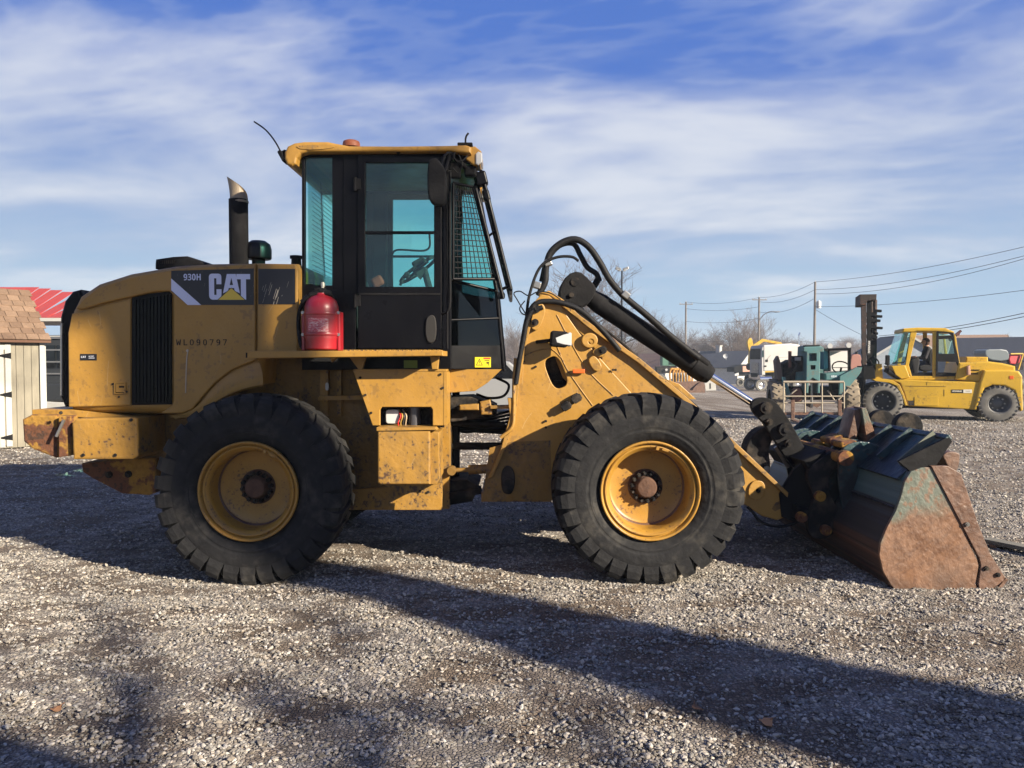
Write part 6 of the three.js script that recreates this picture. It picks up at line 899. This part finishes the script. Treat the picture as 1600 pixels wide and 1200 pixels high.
// ---------------------------------------------------------------- poles and wires
const poleWood = std({ map: dataTex(256, (u, v) => { const g = fbm(u, v * 0.1, 30, 4, 401); const s = 0.10 + 0.08 * g; return [s, s * 0.86, s * 0.74]; }, { metres: 1 }), roughness: 0.95 });
const poleTops = [];
[[1272, 90, 441, 'tall wooden utility pole with a grey transformer'], [1185, 106, 465, 'wooden utility pole carrying a curved street lamp arm'], [1071, 114, 472, 'bare wooden utility pole with short crossarm by the brown roofed house']].forEach(([px, d, py, label], i) => {
  const p = onGround(px, d), top = CAMH + (563 - py) / F * d - fall(d), o = thing('utility_pole', label, 'utility pole', p, 0, 'utility poles along the road');
  mesh('pole', [cyl([0, -0.2, 0], [0, top, 0], 0.17, 0.12, 12)], poleWood, o); poleTops.push([p[0], top + p[1], p[2]]);
  if (i) mesh('crossarm', [box(2.0, 0.11, 0.1, 0, top - 0.35, 0.14)], poleWood, o);
  mesh('insulator', [cyl([0, top, 0], [0, top + 0.18, 0], 0.05, 0.04, 8), ...(i ? [-0.9, 0.9].map((x) => cyl([x, top - 0.3, 0.14], [x, top - 0.12, 0.14], 0.05, 0.04, 8)) : [])], M.steel, o);
  if (i === 0) mesh('transformer', [new THREE.CylinderGeometry(0.26, 0.26, 0.8, 18).translate(0.42, top - 2.7, 0.1), new THREE.CylinderGeometry(0.10, 0.2, 0.12, 14).translate(0.42, top - 2.25, 0.1), box(0.3, 0.08, 0.1, 0.2, top - 2.5, 0.05)], std({ color: rgb(0.45, 0.46, 0.46), roughness: 0.5 }), o);
  if (i === 1) mesh('street_lamp_arm', [tube([[0, top - 3.2, 0.1], [0.6, top - 2.4, 0.3], [1.4, top - 2.0, 0.5], [2.0, top - 2.0, 0.6]], 0.06, 8), rbox(0.7, 0.14, 0.26, 2.3, top - 2.04, 0.62, 0.05)], M.steel, o);
});
{
  const wm = std({ color: rgb(0.03, 0.03, 0.035), roughness: 0.8 });
  const [A, B, C] = poleTops, near = [34, 9.3, -32];           // next pole of the line stands beyond the frame
  const run = (a, b, sag, label, r = 0.022) => { const p = []; for (let i = 0; i <= 14; i++) { const t = i / 14; p.push([a[0] + (b[0] - a[0]) * t, a[1] + (b[1] - a[1]) * t - sag * 4 * t * (1 - t), a[2] + (b[2] - a[2]) * t]); } const m = new THREE.Mesh(join([tube(p, r, 5, 40)]), wm); m.name = 'power_line'; m.castShadow = true; single(m, label, 'cable', 'overhead cables along the road'); };
  const lower = (q, d) => [q[0], q[1] - d, q[2]], P0 = (px, py, d) => [(px - 800) / F * d, CAMH + (563 - py) / F * d, CAMZ - d];
  run(A, P0(1640, 376, 58), 0.5, 'topmost cable running right from the transformer pole'); run(lower(A, 0.9), P0(1640, 389, 58), 0.7, 'second cable running right from the transformer pole'); run(lower(A, 1.4), P0(1640, 392, 58), 0.9, 'third cable running right from the transformer pole');
  run(lower(A, 2.9), P0(1640, 448, 58), 0.4, 'cable leaving the transformer pole below the transformer to the right'); run(P0(1372, 525, 80), P0(1640, 480, 58), 0.3, 'low double cable above the yellow forklift cab, upper strand', 0.03); run(P0(1372, 528, 80), P0(1640, 486, 58), 0.3, 'low double cable above the yellow forklift cab, lower strand', 0.03);
  run(A, B, 0.5, 'topmost cable between transformer pole and lamp pole'); run(lower(A, 0.9), lower(B, 0.6), 0.6, 'second cable between transformer pole and lamp pole'); run(lower(A, 1.9), lower(B, 2.0), 0.7, 'third cable between transformer pole and lamp pole');
  run(B, C, 0.5, 'topmost cable between lamp pole and bare pole'); run(lower(B, 1.3), lower(C, 1.0), 0.4, 'second cable between lamp pole and bare pole'); run(lower(B, 2.9), lower(C, 2.9), 0.4, 'lowest cable between lamp pole and bare pole');
  run(lower(A, 3.2), P0(1345, 523, 86), 0.1, 'steep service cable falling from the transformer pole'); run(P0(940, 527, 118), P0(1420, 530, 118), 0.6, 'low cable strung in front of the bare wood');
}
{
  // floodlight mast
  const d = 60, o = thing('floodlight_pole', 'slim dark pole with twin floodlights behind the tilt cylinder', 'light pole', onGround(971, d)), top = CAMH + (563 - 424) / F * d - fall(d);
  mesh('pole', [cyl([0, -0.2, 0], [0, top, 0], 0.085, 0.06, 12)], M.blackMatte, o); mesh('crossbar', [box(0.62, 0.06, 0.06, 0, top, 0)], M.steel, o);
  for (const s of [-1, 1]) { const f = grp('floodlight', o); mesh('housing', [rbox(0.44, 0.20, 0.34, s * 0.30, top + 0.17, 0, 0.04, s * 0.35)], M.steel, f); mesh('lens', [rbox(0.36, 0.05, 0.28, s * 0.26, top + 0.06, 0.03, 0.02, s * 0.35)], M.lens, f); }
  mesh('junction_box', [rbox(0.16, 0.4, 0.14, 0.02, top - 1.7, 0.1, 0.02)], M.steel, o);
}
// ---------------------------------------------------------------- bare trees
function bareTree(seed, height, spread, levels = 5, trunkR = 0.18) {
  const r = rng(seed), trunk = [], twigs = [], up = new THREE.Vector3(0, 1, 0);
  const limb = (p, dir, len, rad, lv) => {
    const segs = lv === 0 ? 5 : 3; let q = p.clone(), d = dir.clone(), rr = rad; const kids = [];
    for (let s = 0; s < segs; s++) { d.add(new THREE.Vector3((r() - 0.5) * 0.34, 0.06 + (r() - 0.5) * 0.12, (r() - 0.5) * 0.34)).normalize(); const e = q.clone().addScaledVector(d, len / segs), r2 = rad * (1 - 0.62 * (s + 1) / segs); (lv === 0 ? trunk : twigs).push(cyl(q, e, rr, r2, lv === 0 ? 9 : lv < 3 ? 5 : 3)); q = e; rr = r2; if (lv > 0 || s > 0) kids.push([q.clone(), d.clone(), rr]); }
    if (lv >= levels) return;
    for (const [kp, kd, kr] of kids) { const n = lv === 0 ? 3 : lv < 3 ? 2 : 2; for (let k = 0; k < n; k++) { const side = new THREE.Vector3(r() - 0.5, (r() - 0.35) * 0.5, r() - 0.5).normalize(); limb(kp, kd.clone().multiplyScalar(0.75).addScaledVector(side, spread).normalize(), len * (0.50 + 0.22 * r()), Math.max(kr * (0.66 + 0.15 * r()), 0.014), lv + 1); } }
  };
  limb(new THREE.Vector3(0, -0.15, 0), up, height * 0.55, trunkR, 0);
  return { trunk: join(trunk), crown: join(twigs) };
}
const bark = std({ map: dataTex(512, (u, v) => { const n = fbm(u, v * 0.4, 20, 5, 421); const s = 0.05 + 0.12 * n * n * 1.6; return [s * 1.1, s * 0.95, s * 0.82]; }, { metres: 1 }), roughness: 1, bumpMap: bumpTex, bumpScale: 0.01 });
const twig = std({ color: rgb(0.115, 0.085, 0.07), roughness: 1 });
const treeGeo = [bareTree(11, 9.5, 0.85, 4, 0.2), bareTree(23, 9, 1.0, 4, 0.17), bareTree(37, 10, 0.7, 4, 0.2)];
function plantTree(k, label, pos, s, turn, group) { const o = thing('bare_tree', label, 'tree', pos, turn, group), g = treeGeo[k]; for (const [n, ge, m] of [['trunk', g.trunk, bark], ['crown', g.crown, twig]]) { const x = new THREE.Mesh(ge, m); x.name = n; x.castShadow = true; o.add(x); } o.scale.setScalar(s); return o; }
plantTree(0, 'bare tree whose branches spread behind the tilt cylinder hoses', onGround(905, 84), 1.35, 0.4);
plantTree(1, 'bare tree standing beside the floodlight pole', onGround(966, 88), 1.1, 2.1);
[[1128, 140, 1, 1.15], [1150, 134, 0, 1.2], [1172, 142, 2, 1.05], [1198, 150, 1, 1.0], [1214, 146, 0, 0.9], [1060, 150, 2, 1.0], [1094, 152, 0, 0.95], [1003, 150, 1, 0.95], [812, 140, 2, 1.0], [1304, 150, 1, 0.8]].forEach(([px, d, k, s], i) => plantTree(k, 'leafless tree of the row along the far road beyond the houses', onGround(px, d), s, i * 1.7, 'leafless trees along the far road'));
{
  // the far wood reads as one mass: bare scrub on a low rise
  const r = rng(515), shape = bareTree(77, 8, 1.0, 3, 0.12), g = mergeGeometries([shape.trunk, shape.crown]), n = 950, im = new THREE.InstancedMesh(g, std({ color: 0xffffff, roughness: 1 }), n), m4 = new THREE.Matrix4(), q = new THREE.Quaternion(), e = new THREE.Euler(), c = new THREE.Color();
  for (let i = 0; i < n; i++) { const d = 165 + r() * 130, px = -250 + r() * 2150, s = 0.6 + 0.55 * r(), p = onGround(px, d); e.set(0, r() * 6.3, 0); q.setFromEuler(e); m4.compose(new THREE.Vector3(p[0], p[1] + (d - 165) * 0.05, p[2]), q, new THREE.Vector3(s * 1.3, s, s * 1.3)); im.setMatrixAt(i, m4); const v = 0.7 + 0.6 * r(); c.setRGB(0.125 * v, 0.085 * v, 0.066 * v); im.setColorAt(i, c); }
  im.name = 'far_wood'; im.userData = { kind: 'stuff', label: 'far brown winter wood along the horizon', category: 'woodland' }; scene.add(im);
  // low rise under the wood
  const hp = [], hi = [], nx = 90; for (let i = 0; i <= nx; i++) { const x = -330 + 660 * i / nx, h = 6.5 + 3.2 * fbm(i * 0.05, 0.3, 16, 4, 77); for (const [dz, y] of [[-150, -3.4], [-190, -2.4 + h * 0.18], [-290, h * 0.75], [-480, h * 1.25]]) hp.push(x * (-dz / 190), y, dz + CAMZ); }
  for (let i = 0; i < nx; i++) for (let k = 0; k < 3; k++) { const a = i * 4 + k; hi.push(a, a + 4, a + 1, a + 1, a + 4, a + 5); }
  const hg = new THREE.BufferGeometry(); hg.setAttribute('position', new THREE.Float32BufferAttribute(hp, 3)); hg.setIndex(hi); hg.computeVertexNormals();
  const hill = mesh('hills', [hg], shTex(431, [0.10, 0.068, 0.052]), scene); hill.userData = { kind: 'structure' };
}
{
  // the crooked old tree behind the camera whose trunk and limbs throw the bands of shade
  const o = thing('old_tree', 'crooked old bare tree beyond the right edge shading the gravel', 'tree'), nrm = [-SZ, SX];
  const at = (s, q, h) => new THREE.Vector3(s * SX + q * nrm[0], h, s * SZ + q * nrm[1]);
  const path = [[1.75, 0, 1.0], [1.72, 2.0, 0.78], [1.72, 4.0, 0.72], [1.72, 5.4, 0.68], [1.7, 6.3, 0.62], [1.62, 7.1, 0.46], [1.58, 7.7, 0.32], [1.75, 8.2, 0.36], [1.97, 8.6, 0.39], [2.2, 9.0, 0.42], [2.22, 9.7, 0.41], [2.22, 10.1, 0.41], [2.24, 10.6, 0.46], [2.32, 11.2, 0.45], [2.42, 12.0, 0.28], [2.4, 13.2, 0.12]];
  const tr = []; for (let i = 0; i < path.length - 1; i++) tr.push(cyl(at(18, path[i][0], path[i][1] - 0.03), at(18, path[i + 1][0], path[i + 1][1]), path[i][2], path[i + 1][2], 18), new THREE.IcosahedronGeometry(path[i + 1][2] * 1.0, 2).translate(...at(18, path[i + 1][0], path[i + 1][1]).toArray()));
  mesh('trunk', tr, bark, o);
  const r = rng(99), br = [];
  const grow = (p, d, len, rad, lv) => { let q = p.clone(), dd = d.clone(); for (let s = 0; s < 4; s++) { dd.add(new THREE.Vector3((r() - 0.5) * 0.5, (r() - 0.4) * 0.3, (r() - 0.5) * 0.5)).normalize(); const e = q.clone().addScaledVector(dd, len / 4), r1 = rad * (1 - s * 0.2), r2 = rad * (1 - (s + 1) * 0.2); br.push(cyl(q, e, r1, r2, lv < 2 ? 8 : 4)); q = e; if (lv < 4) for (let k = 0; k < (lv < 2 ? 2 : 1 + (r() > 0.5)); k++) grow(q, dd.clone().add(new THREE.Vector3(r() - 0.5, r() - 0.4, r() - 0.5).multiplyScalar(1.7)).normalize(), len * (0.45 + 0.2 * r()), r2 * 0.62 + 0.004, lv + 1); } };
  for (const [q, h, dq, dh, ds, len, rad] of [[2.3, 10.7, 0.9, 0.35, 0.1, 3.4, 0.26], [2.2, 11.0, -0.7, 0.7, -0.3, 3.0, 0.17], [2.4, 11.4, 0.8, 0.6, 0.2, 3.2, 0.2], [2.4, 12.0, -0.3, 1, 0.4, 2.8, 0.14], [2.1, 9.6, -0.8, 0.7, 0.3, 2.4, 0.1]]) grow(at(18, q, h), new THREE.Vector3(ds * SX + dq * nrm[0], dh, ds * SZ + dq * nrm[1]).normalize(), len, rad, 1);
  mesh('crown', br, bark, o);
  // a younger neighbour behind the camera, shading the lower left corner
  const y = thing('young_tree', 'slim bare tree behind the camera position shading the near corner', 'tree'), ty = []; const yp = [[4.5, 0, 0.42], [4.5, 3, 0.36], [4.4, 5.2, 0.34], [4.5, 6.2, 0.34], [4.4, 7.2, 0.28], [4.5, 7.9, 0.12]];
  for (let i = 0; i < yp.length - 1; i++) ty.push(cyl(at(18, yp[i][0], yp[i][1]), at(18, yp[i + 1][0], yp[i + 1][1]), yp[i][2], yp[i + 1][2], 14)); mesh('trunk', ty, bark, y); br.length = 0;
  for (const [q, h, dq, dh, len, rad] of [[4.4, 5.4, -1, 0.45, 2.6, 0.12], [4.4, 5.8, 0.9, 0.5, 2.2, 0.14], [4.4, 6.3, -0.9, 0.5, 1.9, 0.12], [4.5, 6.4, 0.9, 0.3, 2.0, 0.14], [4.4, 6.9, 0.8, 0.15, 1.8, 0.12], [4.4, 7.1, -0.7, 0.2, 1.3, 0.1]]) grow(at(18, q, h), new THREE.Vector3(dq * nrm[0], dh, dq * nrm[1]).normalize(), len, rad, 2);
  mesh('crown', br.slice(), bark, y);
}
// ---------------------------------------------------------------- small things on the ground
{
  const A = V(1548, 858, 1.0), d1 = 1.73 * F / (853 - 563), d2 = 1.73 * F / (872 - 563), a = [(1545 - 800) / F * d1, 0.03, CAMZ - d1], b = [(1640 - 800) / F * d2, 0.03, CAMZ - d2 + 0.02], dx = b[0] - a[0], dz = b[2] - a[2], L = Math.hypot(dx, dz), o = thing('wooden_plank', 'grey weathered plank lying on the gravel behind the bucket edge', 'plank', [(a[0] + b[0]) / 2, 0.0, (a[2] + b[2]) / 2], -Math.atan2(dz, dx));
  mesh('board', [rbox(L, 0.04, 0.13, 0, 0.045, 0, 0.006)], std({ map: woodTex, color: rgb(0.75, 0.78, 0.85), roughness: 0.9 }), o); mesh('cleat', [rbox(0.06, 0.03, 0.16, -L * 0.3, 0.018, 0, 0.004)], M.rust, o);
  const leafMats = [std({ color: rgb(0.40, 0.20, 0.09), roughness: 0.9, side: THREE.DoubleSide }), std({ color: rgb(0.20, 0.10, 0.05), roughness: 0.9, side: THREE.DoubleSide })];
  const leaf = (px, py, s, m, label, tn) => { const d = 1.73 * F / (py - 563), x = (px - 800) / F * d, z = CAMZ - d; const n = 14, p = []; for (let i = 0; i < n; i++) { const t = i / n * Math.PI * 2, rr = s * (0.62 + 0.38 * Math.abs(Math.cos(t * 2.5))); p.push([Math.cos(t) * rr, Math.sin(t) * rr * 0.8]); } const g = slab(p, 0, 0.0025); const q = g.attributes.position; for (let i = 0; i < q.count; i++) q.setZ(i, q.getZ(i) + 0.9 * s * Math.pow(q.getX(i) / s, 2) * 0.5 + 0.25 * q.getY(i)); g.computeVertexNormals(); g.rotateX(-Math.PI / 2); const o2 = thing('fallen_leaf', label, 'leaf', [x, groundY(x, z) + 0.016, z], tn, 'dry leaves on the gravel'); mesh('blade', [g], m, o2); mesh('stalk', [cyl([s * 0.6, 0.01, 0], [s * 1.3, 0.02, 0.01], 0.002, 0.0015, 5)], leafMats[1], o2); };
  leaf(1203, 1141, 0.038, leafMats[0], 'pale orange curled leaf on the sunlit gravel', 0.4); leaf(1094, 1121, 0.036, leafMats[1], 'brown crumpled leaf at the edge of the shade band', 1.9); leaf(78, 1117, 0.03, leafMats[1], 'small rust brown leaf in the shaded corner of the gravel', 1.2);
}
renderer.render(scene, camera);
